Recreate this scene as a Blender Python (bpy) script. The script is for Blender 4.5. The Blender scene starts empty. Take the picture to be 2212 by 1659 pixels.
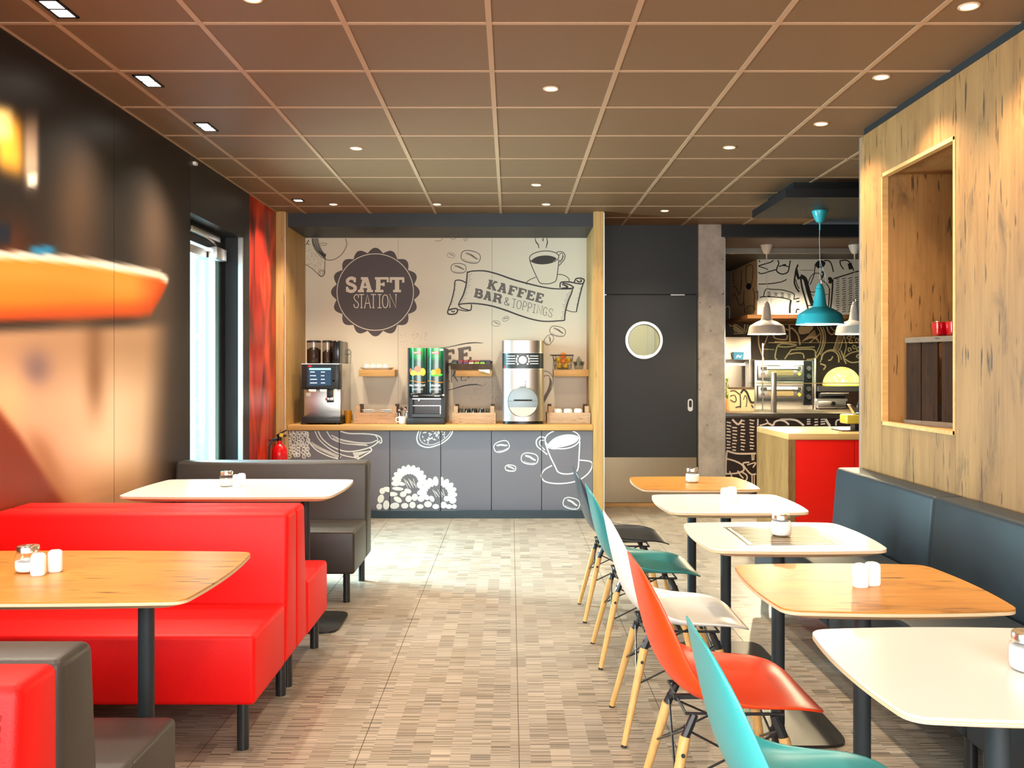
import bpy, math, random
from mathutils import Vector, Matrix
random.seed(7)
SC = bpy.context.scene
COL = SC.collection
R = math.radians

# ------------------------------------------------------------------ camera, world, big lights
F = 1957.0          # focal length in pixels of the 2212 wide frame
CAMZ = 1.36
cam = bpy.data.cameras.new('camera'); cam.sensor_width = 36.0; cam.lens = 36.0 * F / 2212.0
cam.shift_x = 3.0 / 2212.0; cam.shift_y = -31.5 / 2212.0; cam.clip_start = 0.05; cam.clip_end = 200
co = bpy.data.objects.new('camera', cam); COL.objects.link(co)
co.location = (0, 0, CAMZ); co.rotation_euler = (R(90), 0, 0); SC.camera = co

w = bpy.data.worlds.new('sky'); SC.world = w; w.use_nodes = True
nt = w.node_tree; nt.nodes.clear()
o_ = nt.nodes.new('ShaderNodeOutputWorld'); b_ = nt.nodes.new('ShaderNodeBackground')
b_.inputs[0].default_value = (0.90, 0.97, 1.0, 1); b_.inputs[1].default_value = 2.6
nt.links.new(b_.outputs[0], o_.inputs[0])

def area(name, loc, rot, sx, sy, power, col, spread=180):
    l = bpy.data.lights.new(name, 'AREA'); l.shape = 'RECTANGLE'; l.size = sx; l.size_y = sy
    l.energy = power; l.color = col; l.spread = R(spread)
    o = bpy.data.objects.new(name, l); COL.objects.link(o); o.location = loc; o.rotation_euler = rot
    return o
# daylight entering by the windows behind the camera, by the window beside it and by the glass door
area('daylight_front_window', (0.0, -1.42, 1.55), (R(90), 0, 0), 4.0, 2.1, 160, (1.0, 0.965, 0.92))
area('daylight_side_window', (-2.34, 0.55, 1.55), (0, R(-90), 0), 2.0, 2.6, 62, (1.0, 0.97, 0.93))
area('daylight_glass_door', (-2.62, 6.85, 1.35), (0, R(-80), R(-4)), 2.1, 1.0, 360, (0.84, 0.94, 1.0), 125)

SC.view_settings.view_transform = 'Standard'; SC.view_settings.look = 'None'
SC.view_settings.gamma = 1.0; SC.view_settings.exposure = 0.5; SC.view_settings.use_curve_mapping = False

# ------------------------------------------------------------------ helpers
def X(px, Y): return (px - 1103.0) / F * Y
def Z(py, Y): return CAMZ - (py - 798.0) / F * Y
def lin(c):
    c /= 255.0
    return c / 12.92 if c <= 0.04045 else ((c + 0.055) / 1.055) ** 2.4
def rgb(r, g, b, a=1.0): return (lin(r), lin(g), lin(b), a)

class MB:
    def __init__(s): s.v = []; s.f = []
    def box(s, x0, x1, y0, y1, z0, z1):
        n = len(s.v)
        s.v += [(x0,y0,z0),(x1,y0,z0),(x1,y1,z0),(x0,y1,z0),(x0,y0,z1),(x1,y0,z1),(x1,y1,z1),(x0,y1,z1)]
        s.f += [(n,n+3,n+2,n+1),(n+4,n+5,n+6,n+7),(n,n+1,n+5,n+4),(n+1,n+2,n+6,n+5),(n+2,n+3,n+7,n+6),(n+3,n,n+4,n+7)]
        return s
    def hexa(s, p):      # 8 corners: bottom ring then top ring, counter-clockwise from above
        n = len(s.v); s.v += [tuple(q) for q in p]
        s.f += [(n,n+3,n+2,n+1),(n+4,n+5,n+6,n+7),(n,n+1,n+5,n+4),(n+1,n+2,n+6,n+5),(n+2,n+3,n+7,n+6),(n+3,n,n+4,n+7)]
        return s
    def cyl(s, p, q, r0, r1=None, n=16, caps=True):
        r1 = r0 if r1 is None else r1
        p = Vector(p); q = Vector(q); d = (q - p).normalized()
        a = d.orthogonal().normalized(); b = d.cross(a)
        k = len(s.v)
        for c, r in ((p, r0), (q, r1)):
            for i in range(n):
                t = 2 * math.pi * i / n
                s.v.append(tuple(c + a * (r * math.cos(t)) + b * (r * math.sin(t))))
        for i in range(n):
            j = (i + 1) % n; s.f.append((k+i, k+j, k+n+j, k+n+i))
        if caps: s.f.append(tuple(k + i for i in reversed(range(n)))); s.f.append(tuple(k + n + i for i in range(n)))
        return s
    def lathe(s, prof, n=24, c=(0, 0, 0), axis='z', caps=False):
        k = len(s.v); m = len(prof)
        for r, z in prof:
            for i in range(n):
                t = 2 * math.pi * i / n; a, b = r * math.cos(t), r * math.sin(t)
                if axis == 'z': s.v.append((c[0]+a, c[1]+b, c[2]+z))
                elif axis == 'y': s.v.append((c[0]+a, c[1]+z, c[2]+b))
                else: s.v.append((c[0]+z, c[1]+a, c[2]+b))
        for j in range(m - 1):
            for i in range(n):
                i2 = (i + 1) % n
                q = (k+j*n+i, k+j*n+i2, k+(j+1)*n+i2, k+(j+1)*n+i)
                s.f.append(q if axis == 'z' else q[::-1])
        if caps:
            s.f.append(tuple(k + i for i in reversed(range(n)))); s.f.append(tuple(k + (m-1)*n + i for i in range(n)))
        return s
    def loft(s, rings, caps=True):     # rings: lists of 3D points of equal length
        k = len(s.v); n = len(rings[0])
        for r in rings: s.v += [tuple(p) for p in r]
        for j in range(len(rings) - 1):
            for i in range(n):
                i2 = (i + 1) % n; s.f.append((k+j*n+i, k+j*n+i2, k+(j+1)*n+i2, k+(j+1)*n+i))
        if caps:
            s.f.append(tuple(k + i for i in reversed(range(n)))); s.f.append(tuple(k + (len(rings)-1)*n + i for i in range(n)))
        return s
    def tube(s, pts, r, n=8, closed=False):
        pts = [Vector(p) for p in pts]; k = len(s.v); m = len(pts)
        prev = None
        for i, p in enumerate(pts):
            a = pts[(i-1) % m] if (closed or i > 0) else p
            b = pts[(i+1) % m] if (closed or i < m-1) else p
            d = (b - a).normalized()
            if prev is None: u = d.orthogonal().normalized()
            else:
                u = prev - d * prev.dot(d)
                u = u.normalized() if u.length > 1e-6 else d.orthogonal().normalized()
            prev = u; v = d.cross(u)
            rr = r[i] if isinstance(r, (list, tuple)) else r
            for j in range(n):
                t = 2 * math.pi * j / n; s.v.append(tuple(p + u * (rr*math.cos(t)) + v * (rr*math.sin(t))))
        for i in range(m if closed else m - 1):
            i2 = (i + 1) % m
            for j in range(n):
                j2 = (j + 1) % n; s.f.append((k+i*n+j, k+i*n+j2, k+i2*n+j2, k+i2*n+j))
        if not closed:
            s.f.append(tuple(k + j for j in reversed(range(n)))); s.f.append(tuple(k + (m-1)*n + j for j in range(n)))
        return s
    def grid(s, fn, nu, nv):
        k = len(s.v)
        for j in range(nv + 1):
            for i in range(nu + 1): s.v.append(tuple(fn(i / nu, j / nv)))
        for j in range(nv):
            for i in range(nu):
                a = k + j*(nu+1) + i; s.f.append((a, a+1, a+nu+2, a+nu+1))
        return s
    def face(s, pts):
        n = len(s.v); s.v += [tuple(p) for p in pts]; s.f.append(tuple(range(n, n + len(pts)))); return s
    def mesh(s, name, smooth=False):
        me = bpy.data.meshes.new(name); me.from_pydata(s.v, [], s.f); me.validate(); me.update()
        if smooth:
            me.shade_smooth(); me.set_sharp_from_angle(angle=R(38))
        return me

def link(name, me, mat, parent=None, loc=None, rot=None, bevel=0.0, seg=2, solid=0.0, sub=0):
    o = bpy.data.objects.new(name, me); COL.objects.link(o)
    if mat is not None and not me.materials: me.materials.append(mat)
    if parent is not None: o.parent = parent
    if loc is not None: o.location = loc
    if rot is not None: o.rotation_euler = rot
    if solid:
        m = o.modifiers.new('solid', 'SOLIDIFY'); m.thickness = solid; m.offset = 0
    if sub:
        m = o.modifiers.new('sub', 'SUBSURF'); m.levels = sub; m.render_levels = sub
    if bevel:
        m = o.modifiers.new('bevel', 'BEVEL'); m.width = bevel; m.segments = seg; m.limit_method = 'ANGLE'; m.angle_limit = R(40)
        me.shade_smooth(); m.harden_normals = False
        me.set_sharp_from_angle(angle=R(50)) if seg < 2 else None
    return o
def part(name, mb, mat, parent=None, smooth=False, **k):
    return link(name, mb.mesh(name, smooth), mat, parent, **k)
def tag(o, label=None, cat=None, group=None, kind=None):
    if label: o['label'] = label
    if cat: o['category'] = cat
    if group: o['group'] = group
    if kind: o['kind'] = kind
    return o
def thing(name, label, cat, loc=(0, 0, 0), rz=0.0, group=None):
    o = bpy.data.objects.new(name, None); COL.objects.link(o); o.empty_display_size = 0.1
    o.location = loc; o.rotation_euler = (0, 0, rz); return tag(o, label, cat, group)
def copy_tree(o, parent=None):
    c = o.copy(); COL.objects.link(c); c.parent = parent
    for ch in list(o.children): copy_tree(ch, c)
    return c
def struct(name, label, loc=(0, 0, 0)):
    o = bpy.data.objects.new(name, None); COL.objects.link(o); o.location = loc
    return tag(o, label, None, None, 'structure')

# ------------------------------------------------------------------ materials
def new_mat(name):
    m = bpy.data.materials.new(name); m.use_nodes = True
    n = m.node_tree; return m, n, n.nodes['Principled BSDF']
def setp(p, rough=0.5, metal=0.0, spec=0.5, coat=0.0):
    p.inputs['Roughness'].default_value = rough; p.inputs['Metallic'].default_value = metal
    p.inputs['Specular IOR Level'].default_value = spec; p.inputs['Coat Weight'].default_value = coat
def plain(name, c, rough=0.5, metal=0.0, spec=0.5, vary=0.06, scale=18.0, bump=0.0, coat=0.0, bscale=None):
    m, n, p = new_mat(name); setp(p, rough, metal, spec, coat)
    tc = n.nodes.new('ShaderNodeTexCoord'); nz = n.nodes.new('ShaderNodeTexNoise'); nz.inputs['Scale'].default_value = scale
    nz.inputs['Detail'].default_value = 4
    n.links.new(tc.outputs['Object'], nz.inputs['Vector'])
    mx = n.nodes.new('ShaderNodeMix'); mx.data_type = 'RGBA'
    mx.inputs[6].default_value = tuple(x * (1 - vary) for x in c[:3]) + (1,)
    mx.inputs[7].default_value = tuple(min(1, x * (1 + vary)) for x in c[:3]) + (1,)
    n.links.new(nz.outputs['Fac'], mx.inputs[0]); n.links.new(mx.outputs[2], p.inputs['Base Color'])
    if bump:
        nb = n.nodes.new('ShaderNodeTexNoise'); nb.inputs['Scale'].default_value = bscale or 300
        n.links.new(tc.outputs['Object'], nb.inputs['Vector'])
        bp = n.nodes.new('ShaderNodeBump'); bp.inputs['Strength'].default_value = bump; bp.inputs['Distance'].default_value = 0.002
        n.links.new(nb.outputs['Fac'], bp.inputs['Height']); n.links.new(bp.outputs[0], p.inputs['Normal'])
    return m
def wood(name, light, mid, dark, axis='z', scale=1.0, rough=0.5, knots=0.5, coat=0.0, cracks=0.5, spec=0.4):
    """boards: streaks stretched along `axis`, dark knots and cracks"""
    m, n, p = new_mat(name); setp(p, rough, 0, spec, coat); L = n.links.new; N = n.nodes.new
    tc = N('ShaderNodeTexCoord'); oi = N('ShaderNodeObjectInfo')
    add = N('ShaderNodeVectorMath'); add.operation = 'ADD'
    sc = N('ShaderNodeVectorMath'); sc.operation = 'SCALE'; sc.inputs[3].default_value = 13.0
    cmb = N('ShaderNodeCombineXYZ')
    for i in range(3): L(oi.outputs['Random'], cmb.inputs[i])
    L(cmb.outputs[0], sc.inputs[0]); L(tc.outputs['Object'], add.inputs[0]); L(sc.outputs[0], add.inputs[1])
    def mapped(a, b):
        mp = N('ShaderNodeMapping'); s = {'x': (a, b, b), 'y': (b, a, b), 'z': (b, b, a)}[axis]
        mp.inputs['Scale'].default_value = tuple(q * scale for q in s); L(add.outputs[0], mp.inputs[0]); return mp
    m1 = mapped(0.9, 5); n1 = N('ShaderNodeTexNoise'); n1.inputs['Scale'].default_value = 1.0; n1.inputs['Detail'].default_value = 6; n1.inputs['Roughness'].default_value = 0.65
    L(m1.outputs[0], n1.inputs['Vector'])
    r1 = N('ShaderNodeValToRGB'); e = r1.color_ramp.elements; e[0].position = 0.28; e[0].color = mid; e[1].position = 0.68; e[1].color = light
    L(n1.outputs['Fac'], r1.inputs[0])
    m2 = mapped(2.5, 60); n2 = N('ShaderNodeTexNoise'); n2.inputs['Scale'].default_value = 1.0; n2.inputs['Detail'].default_value = 3
    L(m2.outputs[0], n2.inputs['Vector'])
    mx = N('ShaderNodeMix'); mx.data_type = 'RGBA'; mx.blend_type = 'MULTIPLY'; mx.inputs[0].default_value = 0.34
    r2 = N('ShaderNodeValToRGB'); e = r2.color_ramp.elements; e[0].position = 0.3; e[0].color = (0.55, 0.5, 0.45, 1); e[1].position = 0.62; e[1].color = (1, 1, 1, 1)
    L(n2.outputs['Fac'], r2.inputs[0]); L(r1.outputs[0], mx.inputs[6]); L(r2.outputs[0], mx.inputs[7])
    m3 = mapped(2.2, 8.5); n3 = N('ShaderNodeTexNoise'); n3.inputs['Scale'].default_value = 1.0; n3.inputs['Detail'].default_value = 5; n3.inputs['Roughness'].default_value = 0.7
    n3.inputs['Distortion'].default_value = 0.6
    L(m3.outputs[0], n3.inputs['Vector'])
    r3 = N('ShaderNodeValToRGB'); e = r3.color_ramp.elements; e[0].position = 0.54; e[0].color = (0, 0, 0, 1); e[1].position = 0.76; e[1].color = (1, 1, 1, 1)
    L(n3.outputs['Fac'], r3.inputs[0])
    k = N('ShaderNodeMath'); k.operation = 'MULTIPLY'; k.inputs[1].default_value = knots; L(r3.outputs[0], k.inputs[0])
    mx2 = N('ShaderNodeMix'); mx2.data_type = 'RGBA'; mx2.inputs[7].default_value = dark
    L(k.outputs[0], mx2.inputs[0]); L(mx.outputs[2], mx2.inputs[6])
    m4 = mapped(5.0, 48); n4 = N('ShaderNodeTexNoise'); n4.inputs['Scale'].default_value = 1.0; n4.inputs['Detail'].default_value = 2
    L(m4.outputs[0], n4.inputs['Vector'])
    r4 = N('ShaderNodeValToRGB'); e = r4.color_ramp.elements; e[0].position = 0.655; e[0].color = (0, 0, 0, 1); e[1].position = 0.70; e[1].color = (1, 1, 1, 1)
    L(n4.outputs['Fac'], r4.inputs[0])
    k2 = N('ShaderNodeMath'); k2.operation = 'MULTIPLY'; k2.inputs[1].default_value = cracks; L(r4.outputs[0], k2.inputs[0])
    mx3 = N('ShaderNodeMix'); mx3.data_type = 'RGBA'; mx3.inputs[7].default_value = tuple(x * 0.6 for x in dark[:3]) + (1,)
    L(k2.outputs[0], mx3.inputs[0]); L(mx2.outputs[2], mx3.inputs[6]); L(mx3.outputs[2], p.inputs['Base Color'])
    return m
def emit(name, c, s):
    m, n, p = new_mat(name); p.inputs['Base Color'].default_value = c
    p.inputs['Emission Color'].default_value = c; p.inputs['Emission Strength'].default_value = s; return m
def thin_glass(name, tint=(1, 1, 1, 1), gloss=0.08, rough=0.02):
    m = bpy.data.materials.new(name); m.use_nodes = True; n = m.node_tree; n.nodes.clear(); N = n.nodes.new; L = n.links.new
    o = N('ShaderNodeOutputMaterial'); t = N('ShaderNodeBsdfTransparent'); t.inputs[0].default_value = tint
    g = N('ShaderNodeBsdfGlossy'); g.inputs['Roughness'].default_value = rough
    fr = N('ShaderNodeLayerWeight'); fr.inputs[0].default_value = 0.5
    pw = N('ShaderNodeMath'); pw.operation = 'POWER'; pw.inputs[1].default_value = 5.0; L(fr.outputs['Facing'], pw.inputs[0])
    ad = N('ShaderNodeMath'); ad.operation = 'MULTIPLY_ADD'; ad.inputs[1].default_value = 0.5; ad.inputs[2].default_value = gloss; L(pw.outputs[0], ad.inputs[0])
    mx = N('ShaderNodeMixShader'); L(ad.outputs[0], mx.inputs[0]); L(t.outputs[0], mx.inputs[1]); L(g.outputs[0], mx.inputs[2])
    L(mx.outputs[0], o.inputs[0]); return m

def floor_material():
    m, n, p = new_mat('floor_mosaic_print'); setp(p, 0.34, 0, 0.45); N = n.nodes.new; L = n.links.new
    g = N('ShaderNodeNewGeometry'); s = N('ShaderNodeSeparateXYZ'); L(g.outputs['Position'], s.inputs[0])
    def M(op, a, b=None):
        q = N('ShaderNodeMath'); q.operation = op
        for i, x in enumerate((a, b)):
            if x is None: continue
            if isinstance(x, (int, float)): q.inputs[i].default_value = x
            else: L(x, q.inputs[i])
        return q.outputs[0]
    col = M('FLOOR', M('DIVIDE', s.outputs[0], 0.0708))
    wn = N('ShaderNodeTexWhiteNoise'); wn.noise_dimensions = '1D'; L(col, wn.inputs['W'])
    row = M('FLOOR', M('ADD', M('DIVIDE', s.outputs[1], 0.118), M('MULTIPLY', wn.outputs['Value'], 5.0)))
    cv = N('ShaderNodeCombineXYZ'); L(col, cv.inputs[0]); L(row, cv.inputs[1])
    w2 = N('ShaderNodeTexWhiteNoise'); w2.noise_dimensions = '2D'; L(cv.outputs[0], w2.inputs['Vector'])
    ramp = N('ShaderNodeValToRGB'); cr = ramp.color_ramp
    cols = [(0.0, rgb(146, 134, 119)), (0.3, rgb(156, 145, 130)), (0.6, rgb(164, 153, 138)), (0.85, rgb(154, 144, 131)), (1.0, rgb(172, 160, 145))]
    cr.elements[0].position = 0; cr.elements[0].color = cols[0][1]; cr.elements[1].position = 1; cr.elements[1].color = cols[-1][1]
    for q, c in cols[1:-1]: e = cr.elements.new(q); e.color = c
    L(w2.outputs['Value'], ramp.inputs[0])
    # fine cross stripes inside every little rectangle
    nz = N('ShaderNodeTexNoise'); nz.noise_dimensions = '2D'; nz.inputs['Scale'].default_value = 1.0; nz.inputs['Detail'].default_value = 1.5
    sv = N('ShaderNodeCombineXYZ'); L(M('ADD', M('MULTIPLY', s.outputs[1], 120.0), M('MULTIPLY', w2.outputs['Value'], 300.0)), sv.inputs[0]); L(M('MULTIPLY', col, 7.3), sv.inputs[1])
    L(sv.outputs[0], nz.inputs['Vector'])
    r2 = N('ShaderNodeValToRGB'); e = r2.color_ramp.elements; e[0].position = 0.36; e[0].color = (0.26, 0.24, 0.22, 1); e[1].position = 0.54; e[1].color = (1.12, 1.1, 1.08, 1)
    L(nz.outputs['Fac'], r2.inputs[0])
    mx = N('ShaderNodeMix'); mx.data_type = 'RGBA'; mx.blend_type = 'MULTIPLY'; mx.inputs[0].default_value = 0.68
    L(ramp.outputs[0], mx.inputs[6]); L(r2.outputs[0], mx.inputs[7]); L(mx.outputs[2], p.inputs['Base Color'])
    bp = N('ShaderNodeBump'); bp.inputs['Strength'].default_value = 0.12; bp.inputs['Distance'].default_value = 0.002
    L(nz.outputs['Fac'], bp.inputs['Height']); L(bp.outputs[0], p.inputs['Normal'])
    return m

def concrete():
    m, n, p = new_mat('concrete_panel'); setp(p, 0.7, 0, 0.3); N = n.nodes.new; L = n.links.new
    tc = N('ShaderNodeTexCoord'); n1 = N('ShaderNodeTexNoise'); n1.inputs['Scale'].default_value = 4; n1.inputs['Detail'].default_value = 8; n1.inputs['Roughness'].default_value = 0.65
    L(tc.outputs['Object'], n1.inputs['Vector'])
    r = N('ShaderNodeValToRGB'); e = r.color_ramp.elements; e[0].position = 0.3; e[0].color = rgb(142, 134, 126); e[1].position = 0.7; e[1].color = rgb(196, 187, 176)
    L(n1.outputs['Fac'], r.inputs[0])
    v = N('ShaderNodeTexVoronoi'); v.inputs['Scale'].default_value = 9; L(tc.outputs['Object'], v.inputs['Vector'])
    r2 = N('ShaderNodeValToRGB'); e = r2.color_ramp.elements; e[0].position = 0.05; e[0].color = (0.25, 0.22, 0.2, 1); e[1].position = 0.10; e[1].color = (1, 1, 1, 1)
    L(v.outputs['Distance'], r2.inputs[0])
    mx = N('ShaderNodeMix'); mx.data_type = 'RGBA'; mx.blend_type = 'MULTIPLY'; mx.inputs[0].default_value = 0.7
    L(r.outputs[0], mx.inputs[6]); L(r2.outputs[0], mx.inputs[7]); L(mx.outputs[2], p.inputs['Base Color']); return m

def steel(name, c=(0.62, 0.6, 0.58, 1), rough=0.28, axis='x'):
    m, n, p = new_mat(name); setp(p, rough, 1.0); N = n.nodes.new; L = n.links.new
    tc = N('ShaderNodeTexCoord'); mp = N('ShaderNodeMapping'); mp.inputs['Scale'].default_value = {'x': (3, 300, 300), 'z': (300, 300, 3), 'y': (300, 3, 300)}[axis]
    L(tc.outputs['Object'], mp.inputs[0]); nz = N('ShaderNodeTexNoise'); nz.inputs['Scale'].default_value = 1; L(mp.outputs[0], nz.inputs['Vector'])
    mx = N('ShaderNodeMix'); mx.data_type = 'RGBA'; mx.inputs[6].default_value = tuple(x * 0.85 for x in c[:3]) + (1,); mx.inputs[7].default_value = c
    L(nz.outputs['Fac'], mx.inputs[0]); L(mx.outputs[2], p.inputs['Base Color']); return m

def plywood():
    m, n, p = new_mat('plywood_edge'); setp(p, 0.5, 0, 0.4); N = n.nodes.new; L = n.links.new
    tc = N('ShaderNodeTexCoord'); s = N('ShaderNodeSeparateXYZ'); L(tc.outputs['Object'], s.inputs[0])
    q = N('ShaderNodeMath'); q.operation = 'MULTIPLY'; q.inputs[1].default_value = 1500; L(s.outputs[2], q.inputs[0])
    sn = N('ShaderNodeMath'); sn.operation = 'SINE'; L(q.outputs[0], sn.inputs[0])
    r = N('ShaderNodeValToRGB'); e = r.color_ramp.elements; e[0].position = 0.15; e[0].color = rgb(232, 205, 168); e[1].position = 0.9; e[1].color = rgb(188, 146, 104)
    L(sn.outputs[0], r.inputs[0]); L(r.outputs[0], p.inputs['Base Color']); return m

def flame_print():
    """blurred red photo print"""
    m, n, p = new_mat('red_photo_print'); setp(p, 0.35, 0, 0.4); N = n.nodes.new; L = n.links.new
    tc = N('ShaderNodeTexCoord'); mp = N('ShaderNodeMapping'); mp.inputs['Scale'].default_value = (1, 2.6, 0.9); mp.inputs['Rotation'].default_value = (R(14), 0, 0); L(tc.outputs['Object'], mp.inputs[0])
    nz = N('ShaderNodeTexNoise'); nz.inputs['Scale'].default_value = 1.5; nz.inputs['Detail'].default_value = 1.5; nz.inputs['Distortion'].default_value = 1.2; L(mp.outputs[0], nz.inputs['Vector'])
    r = N('ShaderNodeValToRGB'); cr = r.color_ramp; cr.elements[0].position = 0.30; cr.elements[0].color = rgb(84, 18, 8); cr.elements[1].position = 0.76; cr.elements[1].color = rgb(236, 84, 40)
    e = cr.elements.new(0.52); e.color = rgb(172, 34, 12)
    L(nz.outputs['Fac'], r.inputs[0]); L(r.outputs[0], p.inputs['Base Color']); return m

M = {}
M['floor'] = floor_material()
M['grout'] = plain('grout', rgb(150, 138, 125), 0.8)
M['ctile'] = plain('ceiling_tile', rgb(116, 86, 58), 0.55, vary=0.10, scale=120, bump=0.1, bscale=220)
M['cgrid'] = plain('ceiling_grid', rgb(172, 138, 108), 0.45)
M['black'] = plain('black_panel', rgb(14, 16, 19), 0.5)
M['darkwall'] = plain('dark_wall', rgb(36, 34, 33), 0.42, scale=6)
M['doordark'] = plain('dark_door', rgb(29, 31, 32), 0.5, scale=5)
M['slatewall'] = plain('slate_panel', rgb(38, 40, 43), 0.5, scale=5)
M['oakpanel'] = wood('weathered_oak', rgb(164, 122, 72), rgb(134, 94, 51), rgb(62, 46, 32), 'z', 1.0, 0.5, 0.7, cracks=0.8)
M['oakpanel_y'] = wood('weathered_oak_across', rgb(164, 122, 72), rgb(134, 94, 51), rgb(62, 46, 32), 'y', 1.0, 0.5, 0.7, cracks=0.8)
M['oakx'] = wood('light_oak_along', rgb(214, 170, 108), rgb(198, 150, 88), rgb(150, 106, 58), 'x', 0.8, 0.45, 0.2, cracks=0.1)
M['oakz'] = wood('light_oak_upright', rgb(206, 162, 100), rgb(184, 138, 78), rgb(120, 82, 46), 'z', 0.9, 0.48, 0.35, cracks=0.35)
M['oaktop'] = wood('oak_table_laminate', rgb(206, 142, 62), rgb(184, 118, 46), rgb(92, 56, 24), 'x', 1.0, 0.36, 0.85, cracks=0.9)
M['whitetop'] = plain('white_laminate', rgb(224, 221, 214), 0.26, vary=0.02)
M['ply'] = plywood()
M['post'] = plain('anthracite_powder_coat', rgb(44, 51, 55), 0.5, spec=0.35)
M['slatelth'] = plain('slate_leatherette', rgb(31, 40, 47), 0.5, spec=0.4, vary=0.08, bump=0.25, bscale=260)
M['brownlth'] = plain('grey_brown_leatherette', rgb(58, 52, 47), 0.42, vary=0.08, bump=0.25, bscale=260)
M['redlth'] = plain('red_leatherette', rgb(232, 8, 6), 0.5, spec=0.3, vary=0.04, bump=0.25, bscale=260)
M['legblk'] = plain('black_leg', rgb(34, 36, 38), 0.35)
M['alu'] = steel('brushed_aluminium', (0.80, 0.79, 0.77, 1), 0.32, 'z')
M['steel'] = steel('brushed_steel', (0.68, 0.65, 0.62, 1), 0.3, 'x')
M['steelz'] = steel('brushed_steel_upright', (0.58, 0.53, 0.48, 1), 0.3, 'z')
M['chrome'] = plain('chrome', (0.8, 0.8, 0.8, 1), 0.12, 1.0, vary=0.02)
M['glass'] = thin_glass('clear_glass')
M['doorglass'] = thin_glass('door_glass', (0.88, 0.98, 0.99, 1), 0.05)
M['concrete'] = concrete()
M['cream'] = plain('cream_printed_panel', rgb(232, 219, 197), 0.5, vary=0.02, scale=4)
M['ink'] = plain('dark_ink', rgb(62, 54, 52), 0.6, vary=0.15, scale=60)
M['badge'] = plain('aubergine_ink', rgb(84, 72, 72), 0.55, vary=0.03)
M['creamink'] = plain('cream_ink', rgb(232, 218, 198), 0.55, vary=0.10, scale=90)
M['hatchink'] = plain('hatched_grey_ink', rgb(112, 102, 96), 0.6, vary=0.35, scale=110)
M['greyink'] = plain('soft_grey_ink', rgb(128, 118, 110), 0.6, vary=0.15)
M['cabgrey'] = plain('grey_printed_front', rgb(112, 107, 114), 0.5, vary=0.04, scale=3)
M['whiteink'] = plain('white_ink', rgb(240, 238, 230), 0.55, vary=0.03)
M['plinth'] = plain('dark_plinth', rgb(38, 52, 60), 0.35)
M['red'] = plain('red_laminate', rgb(252, 30, 16), 0.35, vary=0.03)
M['flame'] = flame_print()
M['white'] = plain('white_ceramic', rgb(244, 243, 240), 0.22, vary=0.02)
M['ink_k'] = plain('black_ink', rgb(24, 22, 22), 0.5)
# ------------------------------------------------------------------ the room
WL, WR, HC = -2.14, 2.10, 2.80      # left wall face, right wood wall face, ceiling height
YB = 9.06                           # back wall
XE, YE = 4.60, 12.0                 # far right and far back limits behind the wood wall / kitchen

# floor: tiles in view as pieces, plain screed under and beyond
fl = struct('floor', 'grey beige floor of large tiles printed with small striped rectangles')
part('screed', MB().box(-2.34, XE, -1.6, YE, -0.08, -0.006), M['grout'], fl)
TS = 0.567
tile_me = MB().box(-TS/2 + 0.0015, TS/2 - 0.0015, -TS/2 + 0.0015, TS/2 - 0.0015, -0.006, 0.0).mesh('floor_tile')
ix = 0
for i in range(-4, 4):
    for j in range(-4, 10):
        link('floor_tile', tile_me, M['floor'], fl, loc=(0.03 + TS * (i + 0.5), 3.71 + TS * (j + 0.5), 0))
part('floor_field', MB().box(0.03 + TS*4, XE, 3.71 - TS*4, YE, -0.006, 0).box(-2.34, 0.03 + TS*4, 3.71 + TS*10, YE, -0.006, 0)
     .box(-2.34, XE, -1.6, 3.71 - TS*4, -0.006, 0), M['floor'], fl)

# ceiling: every tile and every grid bar
ce = struct('ceiling', 'brown suspended ceiling of square tiles in a tan metal grid')
part('slab', MB().box(-2.34, XE, -1.6, 9.2, 2.83, 2.9), M['black'], ce)
gx = [WL] + [-0.09 + 0.6 * k for k in range(-3, 8)] + [XE]
gy = [-1.5] + [3.767 + 0.603 * k for k in range(-8, 9)] + [YB]
gx = [x for x in gx if x < 4.5] + [XE]
cache = {}
for a in range(len(gx) - 1):
    for b in range(len(gy) - 1):
        x0, x1, y0, y1 = gx[a], gx[a+1], gy[b], gy[b+1]
        if x0 > 2.0 and y1 < 5.5: continue
        if y1 < 2.4 or (x1 > 3.4): continue
        key = (round(x1 - x0, 3), round(y1 - y0, 3))
        if key not in cache:
            hx, hy = key[0]/2 - 0.004, key[1]/2 - 0.004
            cache[key] = MB().box(-hx, hx, -hy, hy, 0.0, 0.014).mesh('ceiling_tile')
        link('ceiling_tile', cache[key], M['ctile'], ce, loc=((x0+x1)/2, (y0+y1)/2, HC))
part('ceiling_field', MB().box(WL, 2.12, -1.5, 2.56, HC, 2.82).box(3.51, XE, 5.44, YB, HC, 2.82), M['ctile'], ce)
for x in gx[1:-1]:
    part('grid_bar', MB().box(x - 0.012, x + 0.012, (2.4 if x < 2.1 else 5.44), YB, HC - 0.004, HC + 0.012), M['cgrid'], ce)
for y in gy[1:-1]:
    if y > 2.4: part('grid_bar', MB().box(WL, XE if y > 5.5 else WR + 0.02, y - 0.0115, y + 0.0115, HC - 0.0035, HC + 0.011), M['cgrid'], ce)
part('edge_angle', MB().box(WL, WL + 0.012, 2.4, YB, HC - 0.006, HC), M['cgrid'], ce)

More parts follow.
